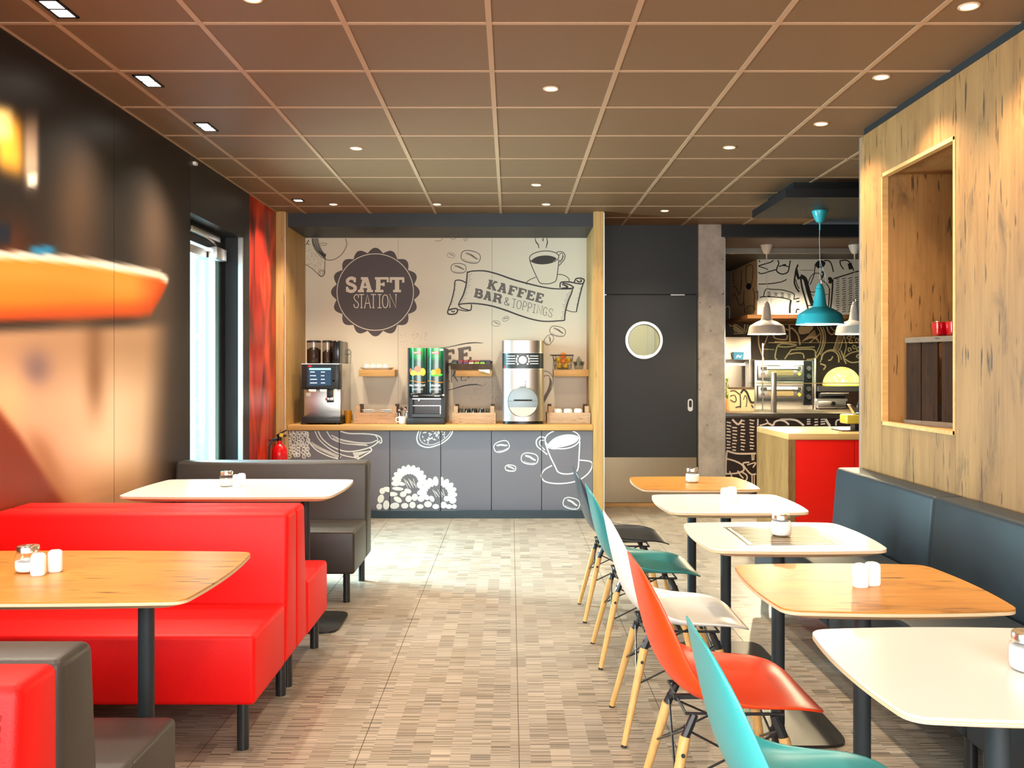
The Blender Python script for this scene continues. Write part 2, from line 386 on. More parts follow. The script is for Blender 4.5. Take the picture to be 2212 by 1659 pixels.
# ---- left wall with its blurred photo print (colours of the print as a colour attribute)
def sstep(a, b, x):
    t = max(0.0, min(1.0, (x - a) / (b - a))); return t * t * (3 - 2 * t)
def lerp(c, d, t): return tuple(c[i] + (d[i] - c[i]) * t for i in range(3))
def interp(pts, x):
    if x <= pts[0][0]: return pts[0][1]
    for (a, b), (c, d) in zip(pts, pts[1:]):
        if x <= c: return b + (d - b) * (x - a) / (c - a)
    return pts[-1][1]
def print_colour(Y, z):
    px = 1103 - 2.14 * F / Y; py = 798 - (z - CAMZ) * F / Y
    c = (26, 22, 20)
    # soft brown upright bands and a red-brown patch
    g1 = math.exp(-((px - 165) / 62) ** 2) * sstep(240, 470, py); c = lerp(c, (98, 72, 52), 0.7 * g1)
    g2 = math.exp(-((px - 335) / 52) ** 2) * sstep(330, 520, py); c = lerp(c, (106, 82, 64), 0.8 * g2)
    g3 = math.exp(-((px - 20) / 60) ** 2 - ((py - 560) / 90) ** 2); c = lerp(c, (120, 52, 20), 0.6 * g3)
    # tan lower field
    top = interp([(-400, 700), (0, 700), (330, 690)], px)
    m = sstep(top - 4, top + 30, py) * (1 - sstep(300, 372, px + (py - 900) * 0.05))
    if m > 0:
        t = (190, 148, 110)
        t = lerp(t, (250, 214, 176), sstep(740, 880, py) * (0.55 + 0.45 * math.exp(-((px - 250) / 90) ** 2)))
        t = lerp(t, (150, 108, 74), math.exp(-((px - 205) / 22) ** 2) * (1 - sstep(800, 960, py)))
        t = lerp(t, (112, 92, 104), 0.7 * math.exp(-((px - 78) / 34) ** 2 - ((py - 795) / 40) ** 2))
        t = lerp(t, (240, 196, 144), math.exp(-((px - 20) / 40) ** 2 - ((py - 870) / 60) ** 2))
        t = lerp(t, (196, 146, 100), sstep(960, 1060, py) * 0.8)
        t = lerp(t, (150, 92, 50), 0.6 * math.exp(-((px - 60 - (py - 900) * 0.4) / 30) ** 2) * sstep(900, 980, py))
        c = lerp(c, t, m)
    # red lower corner
    edge = interp([(-600, 300), (0, 880), (40, 930), (150, 1100), (240, 1300)], px)
    c = lerp(c, (126, 46, 18), sstep(edge - 12, edge + 30, py))
    # the orange slab
    yt = interp([(-600, 470), (0, 542), (100, 548), (200, 560), (300, 577), (345, 586), (366, 600)], px)
    yb = interp([(-600, 740), (0, 694), (150, 691), (300, 686), (326, 680), (350, 640), (366, 606)], px)
    m = sstep(yt - 5, yt + 5, py) * (1 - sstep(yb - 12, yb + 10, py)) * (1 - sstep(358, 370, px))
    if m > 0:
        t = (244, 132, 34)
        t = lerp(t, (250, 150, 62), 0.8 * math.exp(-((py - yt - 45) / 30) ** 2))
        t = lerp(t, (206, 76, 16), sstep(yb - 50, yb - 5, py))
        t = lerp(t, (200, 72, 20), sstep(280, 350, px) * 0.7)
        t = lerp(t, (255, 238, 214), 1 - sstep(yt + 9, yt + 22, py))
        c = lerp(c, t, m)
    # yellow and white blurs and the blue dot
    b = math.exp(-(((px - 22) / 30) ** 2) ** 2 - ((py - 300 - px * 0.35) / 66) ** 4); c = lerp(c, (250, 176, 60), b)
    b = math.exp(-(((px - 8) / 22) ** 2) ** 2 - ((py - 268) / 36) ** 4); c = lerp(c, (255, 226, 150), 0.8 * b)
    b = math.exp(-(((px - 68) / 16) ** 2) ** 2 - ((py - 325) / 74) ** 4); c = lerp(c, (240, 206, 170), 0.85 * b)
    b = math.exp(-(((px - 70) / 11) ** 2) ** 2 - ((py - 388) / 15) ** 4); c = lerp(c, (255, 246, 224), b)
    b = math.exp(-(((px - 92) / 28) ** 2) ** 2 - ((py - 541) / 10) ** 4); c = lerp(c, (40, 130, 176), 0.95 * b)
    b = math.exp(-(((px - 8) / 16) ** 2) ** 2 - ((py - 505) / 26) ** 4); c = lerp(c, (20, 28, 44), 0.9 * b)
    return c
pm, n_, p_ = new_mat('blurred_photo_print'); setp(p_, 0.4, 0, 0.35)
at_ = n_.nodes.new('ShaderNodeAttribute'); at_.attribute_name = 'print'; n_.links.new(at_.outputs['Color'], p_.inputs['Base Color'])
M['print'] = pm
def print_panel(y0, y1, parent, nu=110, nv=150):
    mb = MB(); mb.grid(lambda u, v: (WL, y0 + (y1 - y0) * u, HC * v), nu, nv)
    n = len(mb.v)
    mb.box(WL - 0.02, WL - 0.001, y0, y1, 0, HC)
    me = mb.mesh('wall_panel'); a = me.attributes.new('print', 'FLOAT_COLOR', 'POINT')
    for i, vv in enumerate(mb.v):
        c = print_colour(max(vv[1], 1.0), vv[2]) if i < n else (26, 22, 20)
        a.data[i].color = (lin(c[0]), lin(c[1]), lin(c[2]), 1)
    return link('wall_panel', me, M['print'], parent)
wl = struct('wall_left', 'dark left wall covered with a blurred orange and brown photo print')
part('core', MB().box(-2.34, -2.165, 2.0, 6.05, 0, HC).box(-2.34, -2.165, -1.6, -0.8, 0, HC).box(-2.34, -2.165, -0.8, 2.0, 0, 0.5)
     .box(-2.34, -2.165, -0.8, 2.0, 2.6, HC), M['black'], wl)
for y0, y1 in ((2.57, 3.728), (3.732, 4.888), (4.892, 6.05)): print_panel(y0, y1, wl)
part('wall_panel', MB().box(WL - 0.025, WL, 2.0, 2.566, 0, HC).box(WL - 0.025, WL, -1.6, -0.8, 0, HC), M['darkwall'], wl)
part('lintel_panel', MB().box(WL - 0.02, WL, 6.054, 7.24, 2.41, HC), M['darkwall'], wl)
part('core', MB().box(-2.34, WL - 0.02, 6.05, 7.24, 2.41, HC).box(-2.34, WL - 0.02, 7.244, 9.2, 0, HC), M['darkwall'], wl)
part('wall_panel', MB().box(WL - 0.02, WL, 7.244, 7.42, 0, HC), M['darkwall'], wl)
part('red_print_panel', MB().box(WL - 0.02, WL, 7.424, 8.255, 0, HC), M['flame'], wl)
part('reveal', MB().box(-2.34, WL - 0.012, 7.236, 7.244, 0, 2.41), M['slatewall'], wl)
part('corner_trim', MB().box(WL - 0.034, WL + 0.003, 7.226, 7.243, 0, 2.412), M['alu'], wl)
part('cable_clip', MB().box(WL, WL + 0.02, 6.1, 6.14, HC - 0.06, HC - 0.04), M['white'], wl)

# ---- glass entrance door in its recess
d1 = struct('door_1', 'glass entrance door with dark frame and silver door closer in a recess')
part('frame', MB().box(-2.34, -2.28, 7.11, 7.236, 0, 2.41).box(-2.34, -2.28, 6.05, 6.12, 0, 2.41).box(-2.34, -2.28, 6.12, 7.11, 2.28, 2.41), M['black'], d1)
part('leaf_stile', MB().box(-2.33, -2.29, 7.02, 7.105, 0.02, 2.26), plain('door_leaf_cyan', rgb(150, 205, 212), 0.3), d1)
part('leaf_stile', MB().box(-2.33, -2.29, 6.13, 6.2, 0.02, 2.26).box(-2.33, -2.29, 6.2, 7.02, 2.2, 2.26).box(-2.33, -2.29, 6.2, 7.02, 0.02, 0.12), M['alu'], d1)
part('pane', MB().box(-2.314, -2.306, 6.2, 7.02, 0.12, 2.2), M['doorglass'], d1)
part('frosted_band', MB().box(-2.319, -2.315, 6.66, 6.95, 0.12, 2.2), thin_glass('frosted_cyan', (0.62, 0.88, 0.92, 1), 0.08, 0.3), d1)
dc = part('door_closer', MB().box(-2.285, -2.215, 6.84, 7.07, 2.20, 2.29), M['alu'], d1, bevel=0.006)
part('closer_rail', MB().box(-2.275, -2.235, 6.36, 6.98, 2.335, 2.375), M['alu'], d1, bevel=0.004)
part('closer_arm', MB().tube([(-2.25, 6.95, 2.29), (-2.235, 6.8, 2.32), (-2.25, 6.62, 2.345)], 0.008, 6), M['alu'], d1)
og = part('ground_outside', MB().box(-14, -2.34, 0, 14, -0.2, -0.1), plain('pale_paving', rgb(205, 205, 200), 0.8)); tag(og, None, None, None, 'structure')
og['label'] = 'pale paving outside the glass door'

# ---- windows beside and behind the camera
wf = struct('wall_front', 'dark wall behind the camera with a wide window')
part('wall_piece', MB().box(-2.34, XE, -1.6, -1.5, 0, 0.45).box(-2.34, XE, -1.6, -1.5, 2.65, HC).box(-2.34, -2.02, -1.6, -1.5, 0.45, 2.65).box(2.02, XE, -1.6, -1.5, 0.45, 2.65), M['darkwall'], wf)
w1 = struct('window_1', 'wide front window'); part('frame', MB().box(-2.02, 2.02, -1.58, -1.52, 0.45, 0.5).box(-2.02, 2.02, -1.58, -1.52, 2.6, 2.65), M['alu'], w1)
for x in (-2.02, -0.68, 0.64, 1.97): part('mullion', MB().box(x, x + 0.05, -1.58, -1.52, 0.5, 2.6), M['alu'], w1)
w2 = struct('window_2', 'side window left of the camera')
part('frame', MB().box(-2.3, -2.24, -0.8, 2.0, 0.5, 0.55).box(-2.3, -2.24, -0.8, 2.0, 2.55, 2.6), M['alu'], w2)
for y in (-0.8, 0.57, 1.95): part('mullion', MB().box(-2.3, -2.24, y, y + 0.05, 0.55, 2.55), M['alu'], w2)

# ---- right wall: weathered oak panels with a deep niche
wr = struct('wall_right', 'right wall clad in upright weathered oak panels with a niche')
NY0, NY1, NZ0, NZ1, ND = 4.277, 5.12, 1.05, 2.464, 0.46
def oakp(y0, y1, z0, z1): part('oak_panel', MB().box(WR, WR + 0.02, y0 + 0.0015, y1 - 0.0015, z0, z1), M['oakpanel'], wr)
oakp(NY1, 5.44, 0, 2.75); oakp(NY0, NY1, NZ1, 2.75); oakp(NY0, NY1, 0, NZ0)
for k in range(6): oakp(NY0 - 0.96 * (k + 1), NY0 - 0.96 * k, 0, 2.75)
part('core', MB().box(WR + 0.02, WR + 0.6, -1.6, NY0 - 0.02, 0, 2.75).box(WR + 0.02, WR + 0.6, NY1 + 0.02, 5.44, 0, 2.75)
     .box(WR + 0.02, WR + 0.6, NY0 - 0.02, NY1 + 0.02, 0, NZ0 - 0.02).box(WR + 0.02, WR + 0.6, NY0 - 0.02, NY1 + 0.02, NZ1 + 0.02, 2.75)
     .box(WR + ND + 0.02, WR + 0.6, NY0 - 0.02, NY1 + 0.02, NZ0 - 0.02, NZ1 + 0.02), M['black'], wr)
part('shadow_gap', MB().box(WR + 0.018, WR + 0.6, -1.6, 5.43, 2.75, HC), M['black'], wr)
part('niche_side', MB().box(WR + 0.02, WR + ND, NY1, NY1 + 0.018, NZ0, NZ1), M['oakpanel'], wr)
part('niche_side', MB().box(WR + 0.02, WR + ND, NY0 - 0.018, NY0, NZ0, NZ1), M['oakpanel'], wr)
part('niche_back', MB().box(WR + ND, WR + ND + 0.018, NY0, NY1, NZ0, NZ1), M['oakpanel'], wr)
part('niche_top', MB().box(WR + 0.02, WR + ND, NY0, NY1, NZ1, NZ1 + 0.018), M['oakpanel_y'], wr)
part('niche_floor', MB().box(WR + 0.02, WR + ND, NY0, NY1, NZ0 - 0.018, NZ0), M['oakx'], wr)
e = 0.018
part('niche_frame', MB().box(WR - 0.004, WR + 0.03, NY0 - 0.002, NY0 + e, NZ0, NZ1).box(WR - 0.004, WR + 0.03, NY1 - e * 0.5, NY1 + 0.002, NZ0, NZ1)
     .box(WR - 0.004, WR + 0.03, NY0, NY1, NZ1 - e, NZ1 + 0.002).box(WR - 0.004, WR + 0.03, NY0, NY1, NZ0 - 0.002, NZ0 + e), M['oakx'], wr)
part('edge_trim', MB().box(WR - 0.006, WR + 0.012, 5.43, 5.446, 0, 2.75), M['alu'], wr)

# ---- back wall
wb = struct('wall_back', 'back wall with cream printed mural panels, slate panels and a dark transom')
seam = [-2.06, X(860, YB), X(1063, YB), 0.80]
mural = []
for a, b in zip(seam, seam[1:]):
    mural.append(part('mural_panel', MB().box(a + 0.0012, b - 0.0012, YB, YB + 0.02, 0.06, HC), M['cream'], wb))
part('core', MB().box(-2.34, 0.93, YB + 0.02, YB + 0.12, 0, HC).box(0.80, 1.90, YB + 0.03, YB + 0.12, 2.06, HC).box(1.855, 1.90, YB + 0.03, YB + 0.12, 0, 2.14), M['black'], wb)
part('transom_panel', MB().box(0.83, X(1508, YB), YB - 0.02, YB + 0.03, 2.112, HC), M['doordark'], wb)
part('transom_strip', MB().box(X(1448, YB), X(1478, YB), YB - 0.026, YB - 0.02, 2.096, 2.108).box(0.94, 0.955, YB - 0.026, YB - 0.02, 2.100, 2.108), M['alu'], wb)
part('door_post', MB().box(X(1503, YB), X(1510, YB), YB - 0.01, YB + 0.03, 0, 2.112), M['black'], wb)
cc = part('wall_concrete', MB().box(X(1509, 9.0), X(1566, 9.0), 9.0, 10.0, 0, HC), M['concrete'], None); tag(cc, 'raw concrete pier beside the dark sliding door', None, None, 'structure')
part('edge_trim', MB().box(X(1565, 9.0), X(1566, 9.0) + 0.004, 8.995, 9.01, 0, 2.66), M['alu'], cc)

# niche cheeks and bulkhead
for nm, x0, x1, lb, tx in (('trim_1', -2.14, X(617, 8.26), 'oak cheek panel left of the coffee counter', X(615.6, 8.26)), ('trim_2', X(1283, 8.26), X(1304, 8.26), 'oak cheek panel right of the coffee counter', X(1304, 8.26))):
    t = part(nm, MB().box(x0, x1, 8.26, YB, 0.075, HC), M['oakz']); tag(t, lb, None, None, 'structure')
    part('edge_trim', MB().box(tx, tx + 0.007, 8.252, 8.262, 0.075, HC - 0.01), M['alu'], t)
    part('foot', MB().box(x0 + 0.003, x1 - 0.003, 8.27, YB, 0, 0.075), M['plinth'], t)
bk = part('ceiling_bulkhead', MB().box(X(617, 8.26), X(1283, 8.26), 8.35, YB, 2.675, HC), M['slatewall']); tag(bk, 'dark bulkhead above the coffee counter', None, None, 'structure')

# ---- dark sliding door with porthole
def plate_hole(mb, x0, x1, z0, z1, cx, cz, r, y0, y1, n=48):
    an = sorted(set([2*math.pi*i/n for i in range(n)] + [math.atan2(b - cz, a - cx) % (2*math.pi) for a in (x0, x1) for b in (z0, z1)]))
    def outer(t):
        c, s = math.cos(t), math.sin(t); k = 1e9
        if abs(c) > 1e-9: k = min(k, ((x1 if c > 0 else x0) - cx) / c)
        if abs(s) > 1e-9: k = min(k, ((z1 if s > 0 else z0) - cz) / s)
        return (cx + c*k, cz + s*k)
    m = len(an); b0 = len(mb.v)
    for t in an:
        o = outer(t); i = (cx + r*math.cos(t), cz + r*math.sin(t))
        mb.v += [(o[0], y0, o[1]), (i[0], y0, i[1]), (o[0], y1, o[1]), (i[0], y1, i[1])]
    for k in range(m):
        a = b0 + 4*k; c = b0 + 4*((k+1) % m)
        mb.f += [(a, c, c+1, a+1), (a+2, a+3, c+3, c+2), (a, a+2, c+2, c), (a+1, c+1, c+3, a+3)]
    return mb
d2 = struct('door_2', 'dark grey sliding door with round porthole and steel kick plate')
DX0, DX1, DY = 0.935, X(1503, YB), YB - 0.035
pcx, pcz = X(1391, DY), Z(735, DY)
part('leaf', plate_hole(MB(), DX0, DX1, 0.03, 2.098, pcx, pcz, 0.172, DY, DY + 0.045), M['doordark'], d2)
part('porthole_ring', MB().lathe([(0.190, -0.004), (0.186, -0.012), (0.160, -0.012), (0.154, -0.004), (0.154, 0.05), (0.190, 0.05), (0.190, -0.004)], 48, (pcx, DY, pcz), 'y'), M['alu'], d2, smooth=True)
part('porthole_glass', MB().lathe([(0.0005, 0.02), (0.16, 0.02)], 48, (pcx, DY, pcz), 'y'), M['doorglass'], d2)
part('kick_plate', MB().box(DX0, DX1, DY - 0.003, DY, 0.035, Z(988, DY)), steel('kick_plate_steel', (0.38, 0.30, 0.20, 1), 0.3, 'z'), d2)
hx, hz = X(1491, DY), Z(875, DY)
def stadium(cx, cz, w, h, n=10):
    r = w / 2; pts = []
    for i in range(n + 1): t = math.pi * i / n; pts.append((cx + r*math.cos(t), cz + h/2 - r + r*math.sin(t)))
    for i in range(n + 1): t = math.pi + math.pi * i / n; pts.append((cx + r*math.cos(t), cz - h/2 + r + r*math.sin(t)))
    return pts
hp = part('handle', MB().loft([[(a, DY - 0.006, b) for a, b in stadium(hx, hz, 0.05, 0.125)], [(a, DY + 0.002, b) for a, b in stadium(hx, hz, 0.05, 0.125)]]), M['alu'], d2)
part('finger_pull', MB().loft([[(a, DY - 0.0075, b) for a, b in stadium(hx, hz + 0.012, 0.028, 0.07)], [(a, DY - 0.005, b) for a, b in stadium(hx, hz + 0.012, 0.028, 0.07)]]), M['black'], hp)
part('sill', MB().box(DX0, DX1, DY - 0.02, DY + 0.06, 0.0, 0.03), M['oakx'], d2)
# bright corridor behind the porthole
cr_ = struct('wall_corridor', 'cream corridor behind the porthole')
creamw = plain('cream_paint', rgb(246, 240, 216), 0.7, vary=0.02)
part('wall_piece', MB().box(0.86, 2.2, 11.4, 11.5, 0, HC).box(0.80, 0.86, 9.2, 11.5, 0, HC).box(2.14, 2.2, 10.0, 11.5, 0, HC).box(0.8, 2.2, 9.2, 11.5, HC, HC + 0.05), creamw, cr_)
part('door_frame', MB().box(1.28, 1.36, 11.34, 11.4, 0, 2.1).box(1.72, 1.80, 11.34, 11.4, 0, 2.1).box(1.28, 1.80, 11.34, 11.4, 2.02, 2.1), M['white'], cr_)
area('corridor_lamp', (1.5, 10.3, 2.75), (0, 0, 0), 0.6, 1.2, 11, (1.0, 0.90, 0.66))

# ---- right hand side beyond the wood wall
sd = struct('wall_light_stop', 'unseen dark outer wall added to contain the light')  # out of view, added so that light does not leak
part('wall_piece', MB().box(XE, XE + 0.1, 5.3, YE, 0, HC).box(2.7, XE, 5.3, 5.4, 0, HC), M['darkwall'], sd)
# ceiling raft over the serving island
cf = struct('ceiling_raft', 'black stepped ceiling raft above the serving island')
part('raft_panel', MB().box(2.07, 4.2, 6.82, 7.76, 2.655, 2.72), M['black'], cf)
part('raft_neck', MB().box(2.175, 4.1, 6.97, 7.66, 2.72, HC), M['black'], cf)
# beam and lowered kitchen ceiling
km = struct('ceiling_kitchen', 'black beam and dark lowered ceiling over the kitchen')
part('beam', MB().box(X(1558, 9.0), XE, 8.99, 9.78, 2.675, HC), M['black'], km)
part('beam_soffit', MB().box(X(1566, 9.0) + 0.02, XE, 9.03, 9.78, 2.668, 2.675), plain('brown_soffit', rgb(66, 46, 34), 0.5), km)
part('light_profile', MB().box(2.2, XE, 9.78, 9.83, 2.615, 2.675), plain('grey_profile', rgb(140, 140, 134), 0.5), km)
part('dark_ceiling', MB().box(2.2, XE, 9.83, YE, 2.65, 2.72), plain('dark_kitchen_ceiling', rgb(52, 46, 42), 0.45), km)
# ------------------------------------------------------------------ upholstered benches
def bench(L, mat, label, loc, rz, group):
    t = thing('booth_bench', label, 'bench', loc, rz, group)
    h = L / 2
    part('seat', MB().box(-h, h, 0, 0.438, 0.17, 0.42), mat, t, bevel=0.018, seg=3)
    part('backrest', MB().hexa([(-h, 0.44, 0.17), (h, 0.44, 0.17), (h, 0.64, 0.17), (-h, 0.64, 0.17), (-h, 0.490, 0.775), (h, 0.490, 0.775), (h, 0.64, 0.775), (-h, 0.64, 0.775)]), mat, t, bevel=0.022, seg=3)
    for sx in (-1, 1):
        for y in (0.05, 0.585):
            part('leg', MB().cyl((sx * (h - 0.055), y, 0), (sx * (h - 0.055), y, 0.175), 0.021, n=14), M['legblk'], t, smooth=True)
    return t
G1 = 'booth benches along the left wall'; G2 = 'slate benches along the oak wall'
LX = -1.515; LL = 1.22
b_near = bench(LL, M['redlth'], 'red booth bench cropped by the lower left corner of the picture', (LX, 1.18, 0), 0, G1)
bench(LL, M['brownlth'], 'grey-brown booth bench seen from behind, nearest the lower left corner', (LX, 2.46, 0), math.pi, G1)
bench(LL, M['redlth'], 'red booth bench facing the camera behind the oak booth table', (LX, 3.20, 0), 0, G1)
bench(LL, M['redlth'], 'red booth bench facing away toward the white booth table', (LX, 4.48, 0), math.pi, G1)
bench(LL, M['brownlth'], 'grey-brown booth bench facing the camera behind the white booth table', (LX, 5.25, 0), 0, G1)
# stitched seam on the near red bench
mb = MB(); hh = LL / 2
yf = lambda zz: 0.44 + 0.05 * (zz - 0.17) / 0.605 - 0.0012
for k in range(60):
    x_ = -hh + 0.02 + k * 0.0195
    if x_ < hh - 0.035: mb.box(x_, x_ + 0.011, yf(0.733), yf(0.733) + 0.002, 0.732, 0.7345)
for k in range(15): zz = 0.44 + k * 0.0195; mb.box(hh - 0.034, hh - 0.0315, yf(zz), yf(zz) + 0.002, zz, zz + 0.011)
part('stitching', mb, plain('dark_red_thread', rgb(120, 10, 14), 0.6), b_near)['kind'] = 'stuff'
RL = 1.255
for yc, lb in ((4.80, 'slate blue bench unit at the far end of the oak wall'), (3.54, 'slate blue bench unit below the wall niche, behind the oak square table'), (2.28, 'slate blue bench unit nearest the camera, cut by the right edge')):
    bench(RL, M['slatelth'], lb, (1.458, yc, 0), R(-90), G2)

# ------------------------------------------------------------------ tables
def barrel(W, D, z, bulge=0.022, r=0.04):
    a, b = W - bulge, D - bulge; cs = [(a, -b), (a, b), (-a, b), (-a, -b)]; nrm = [(1, 0), (0, 1), (-1, 0), (0, -1)]; out = []
    def sidep(i, t):
        p, q = cs[i], cs[(i+1) % 4]; k = bulge * 4 * t * (1 - t); return (p[0] + (q[0]-p[0])*t + nrm[i][0]*k, p[1] + (q[1]-p[1])*t + nrm[i][1]*k)
    for i in range(4):
        p, q = cs[i], cs[(i+1) % 4]; d = r / math.hypot(q[0]-p[0], q[1]-p[1]); j = (i+1) % 4; n2 = cs[(j+1) % 4]; d2 = r / math.hypot(n2[0]-q[0], n2[1]-q[1])
        for k in range(13): t = d + (1 - 2*d) * k / 12; out.append(sidep(i, t) + (z,))
        e, f = sidep(i, 1 - d), sidep(j, d2)
        for k in range(1, 6): t = k / 6; out.append(tuple((1-t)**2*e[m] + 2*t*(1-t)*q[m] + t*t*f[m] for m in (0, 1)) + (z,))
    return out
def sup(W, D, z, n=7.0, k=72):
    out = []
    for i in range(k):
        t = 2 * math.pi * i / k; c, s = math.cos(t), math.sin(t)
        r = (abs(c) ** n + abs(s) ** n) ** (-1.0 / n)
        out.append((W * r * c, D * r * s, z))
    return out
TZ = 0.728
M['base'] = plain('dark_base_plate', rgb(38, 36, 33), 0.35, spec=0.3)
def table(name, label, loc, W, D, topmat, cols, group):
    t = thing(name, label, 'table', loc, 0, group)
    part('laminate', MB().loft([barrel(W, D, TZ - 0.004), barrel(W, D, TZ - 0.001), barrel(W - 0.001, D - 0.001, TZ)]), topmat, t)
    part('plywood_edge', MB().loft([barrel(W - 0.045, D - 0.045, TZ - 0.032), barrel(W, D, TZ - 0.013), barrel(W, D, TZ - 0.0045)]), M['ply'], t)
    for cx in cols:
        part('column', MB().cyl((cx, 0, 0.012), (cx, 0, TZ - 0.033), 0.0245, n=28), M['post'], t, smooth=True)
        part('mounting_plate', MB().box(cx - 0.11, cx + 0.11, -0.11, 0.11, TZ - 0.037, TZ - 0.0315), M['post'], t)
        part('base_plate', MB().loft([[(p[0] + cx, p[1], p[2]) for p in sup(0.205, 0.205, 0, 6)], [(p[0] + cx, p[1], p[2]) for p in sup(0.205, 0.205, 0.011, 6)]]), M['base'], t)
    return t
GT = 'square tables in front of the oak wall'
RY = [1.925, 2.655, 3.455, 4.295, 5.05]; RX = 1.02
table('square_table', 'white square table nearest the camera, cut by the right edge of the picture', (RX + 0.015, RY[0], 0), 0.33, 0.298, M['whitetop'], [0.0], GT)
table('square_table', 'oak square table with two white shakers, second from the camera', (RX + 0.01, RY[1], 0), 0.33, 0.298, M['oaktop'], [0.0], GT)
r3 = table('square_table', 'white square table with a striped print and a sugar jar', (RX, RY[2], 0), 0.33, 0.298, M['whitetop'], [0.0], GT)
table('square_table', 'plain white square table with two white shakers, second from the far end', (RX, RY[3], 0), 0.33, 0.298, M['whitetop'], [0.0], GT)
table('square_table', 'oak square table farthest from the camera, with a sugar jar', (RX - 0.01, RY[4], 0), 0.33, 0.298, M['oaktop'], [0.0], GT)
GB = 'long booth tables'
table('booth_table', 'long oak booth table with jar and shakers at the lower left', (-1.475, 2.81, 0), 0.60, 0.352, M['oaktop'], [-0.345, 0.345], GB)
table('booth_table', 'long white booth table between the red and the grey-brown bench', (-1.43, 4.86, 0), 0.55, 0.365, M['whitetop'], [-0.33, 0.33], GB)

# ---- striped print on the third table
class Draw:
    """strokes and fills in photo pixels, laid on a plane by `mp`"""
    def __init__(s, mp, off=(0, 0), sc=1.0): s.mp = mp; s.off = off; s.sc = sc; s.polys = []; s.lift = (0, -1.2e-5, 0)
    def c(s, p): return (s.off[0] + p[0] * s.sc, s.off[1] + p[1] * s.sc)
    def frame(s, off, sc): s.off = off; s.sc = sc; return s
    @staticmethod
    def smooth(pts, n=6, closed=False):
        m = len(pts)
        if m < 3: return list(pts)
        out = []
        rng = range(m) if closed else range(m - 1)
        for i in rng:
            p0 = pts[(i-1) % m] if (closed or i > 0) else pts[i]
            p1 = pts[i]; p2 = pts[(i+1) % m]
            p3 = pts[(i+2) % m] if (closed or i + 2 < m) else p2
            for k in range(n):
                t = k / n
                out.append(tuple(0.5 * (2*p1[d] + (-p0[d]+p2[d])*t + (2*p0[d]-5*p1[d]+4*p2[d]-p3[d])*t*t + (-p0[d]+3*p1[d]-3*p2[d]+p3[d])*t**3) for d in (0, 1)))
        if not closed: out.append(pts[-1])
        return out
    def line(s, pts, wd, closed=False, sm=True, taper=0.0):
        """wd in the current frame's units"""
        if sm: pts = s.smooth(pts, 6, closed)
        pts = [s.c(p) for p in pts]; wd = wd * s.sc; m = len(pts); L = []
        for i, p in enumerate(pts):
            a = pts[i-1] if (i > 0 or closed) else p
            b = pts[(i+1) % m] if (i < m-1 or closed) else p
            dx, dy = b[0]-a[0], b[1]-a[1]; d = math.hypot(dx, dy) or 1.0
            h = wd / 2
            if taper and m > 1: h *= 1 - taper * abs(2 * i / (m - 1) - 1)
            L.append(((p[0] - dy/d*h, p[1] + dx/d*h), (p[0] + dy/d*h, p[1] - dx/d*h)))
        for i in range(m if closed else m - 1):
            a, b = L[i], L[(i+1) % m]; s.polys.append([a[0], b[0], b[1], a[1]])
        return s
    def fill(s, pts, sm=False):
        if sm: pts = s.smooth(pts, 6, True)
        s.polys.append([s.c(p) for p in pts]); return s
    def ell(s, cx, cy, rx, ry, rot=0.0, n=28):
        r = R(rot); return [(cx + rx*math.cos(t)*math.cos(r) - ry*math.sin(t)*math.sin(r), cy + rx*math.cos(t)*math.sin(r) + ry*math.sin(t)*math.cos(r)) for t in (2*math.pi*i/n for i in range(n))]
    def bean(s, cx, cy, rx, ry, rot, wd, hatch=True):
        r = R(rot); q = lambda x, y: (cx + x*math.cos(r) - y*math.sin(r), cy + x*math.sin(r) + y*math.cos(r))
        pts = []
        for i in range(24):
            t = 2*math.pi*i/24; c, sn = math.cos(t), math.sin(t); k = (abs(c)**2.6 + abs(sn)**2.6) ** (-1/2.6)
            pts.append(q(rx*k*c, ry*k*sn))
        s.line(pts, wd, True)
        s.line([q(-0.62*rx, -0.52*ry), q(-0.1*rx, -0.42*ry), q(0.4*rx, -0.1*ry), q(0.78*rx, 0.12*ry)], wd * 1.5, taper=0.6)
        s.line([q(-0.55*rx, -0.34*ry), q(-0.05*rx, -0.22*ry), q(0.4*rx, 0.08*ry), q(0.74*rx, 0.2*ry)], wd * 0.7)
        if hatch:
            for i in range(9):
                a = -0.6 + 1.2 * i / 8; b0 = 0.92 * math.sqrt(1 - a*a*0.8)
                s.line([q(a*rx, b0*ry), q(a*rx + 0.03*rx, (b0-0.22)*ry)], wd * 0.5, sm=False)
        return s
    def build(s, name, mat, parent=None, polys=None, local=None):
        mb = MB()
        for i, p in enumerate(s.polys):
            q = [s.mp(*q) for q in p]; mb.face([(a[0] + (i % 40) * s.lift[0], a[1] + (i % 40) * s.lift[1], a[2] + (i % 40) * s.lift[2]) for a in q])
        me = mb.mesh(name)
        return link(name, me, mat, parent)
def table_plane(px, py):
    Y = (CAMZ - (TZ + 0.0006)) * F / (py - 798.0); return (X(px, Y) - RX, Y - RY[2], TZ + 0.0006)
d = Draw(table_plane, (1560, 1090), 400 / 2212); d.lift = (0, 0, 1e-6)
tint = Draw(lambda a, b: tuple(u - v for u, v in zip(table_plane(a, b), (0, 0, 0.0003))), (1560, 1090), 400 / 2212); tint.fill([(112, 283), (1060, 272), (1360, 460), (375, 468)]); tint.build('print_ground', plain('straw_print', rgb(206, 172, 112), 0.4, vary=0.12, scale=40), r3)
for a, b, wdt in (((40, 275), (310, 485), 16),): d.line([a, ((a[0]+b[0])/2 + 12, (a[1]+b[1])/2), b], wdt)
d.line([(112, 283), (235, 362)], 10, sm=False); d.line([(250, 378), (375, 467)], 10, sm=False)
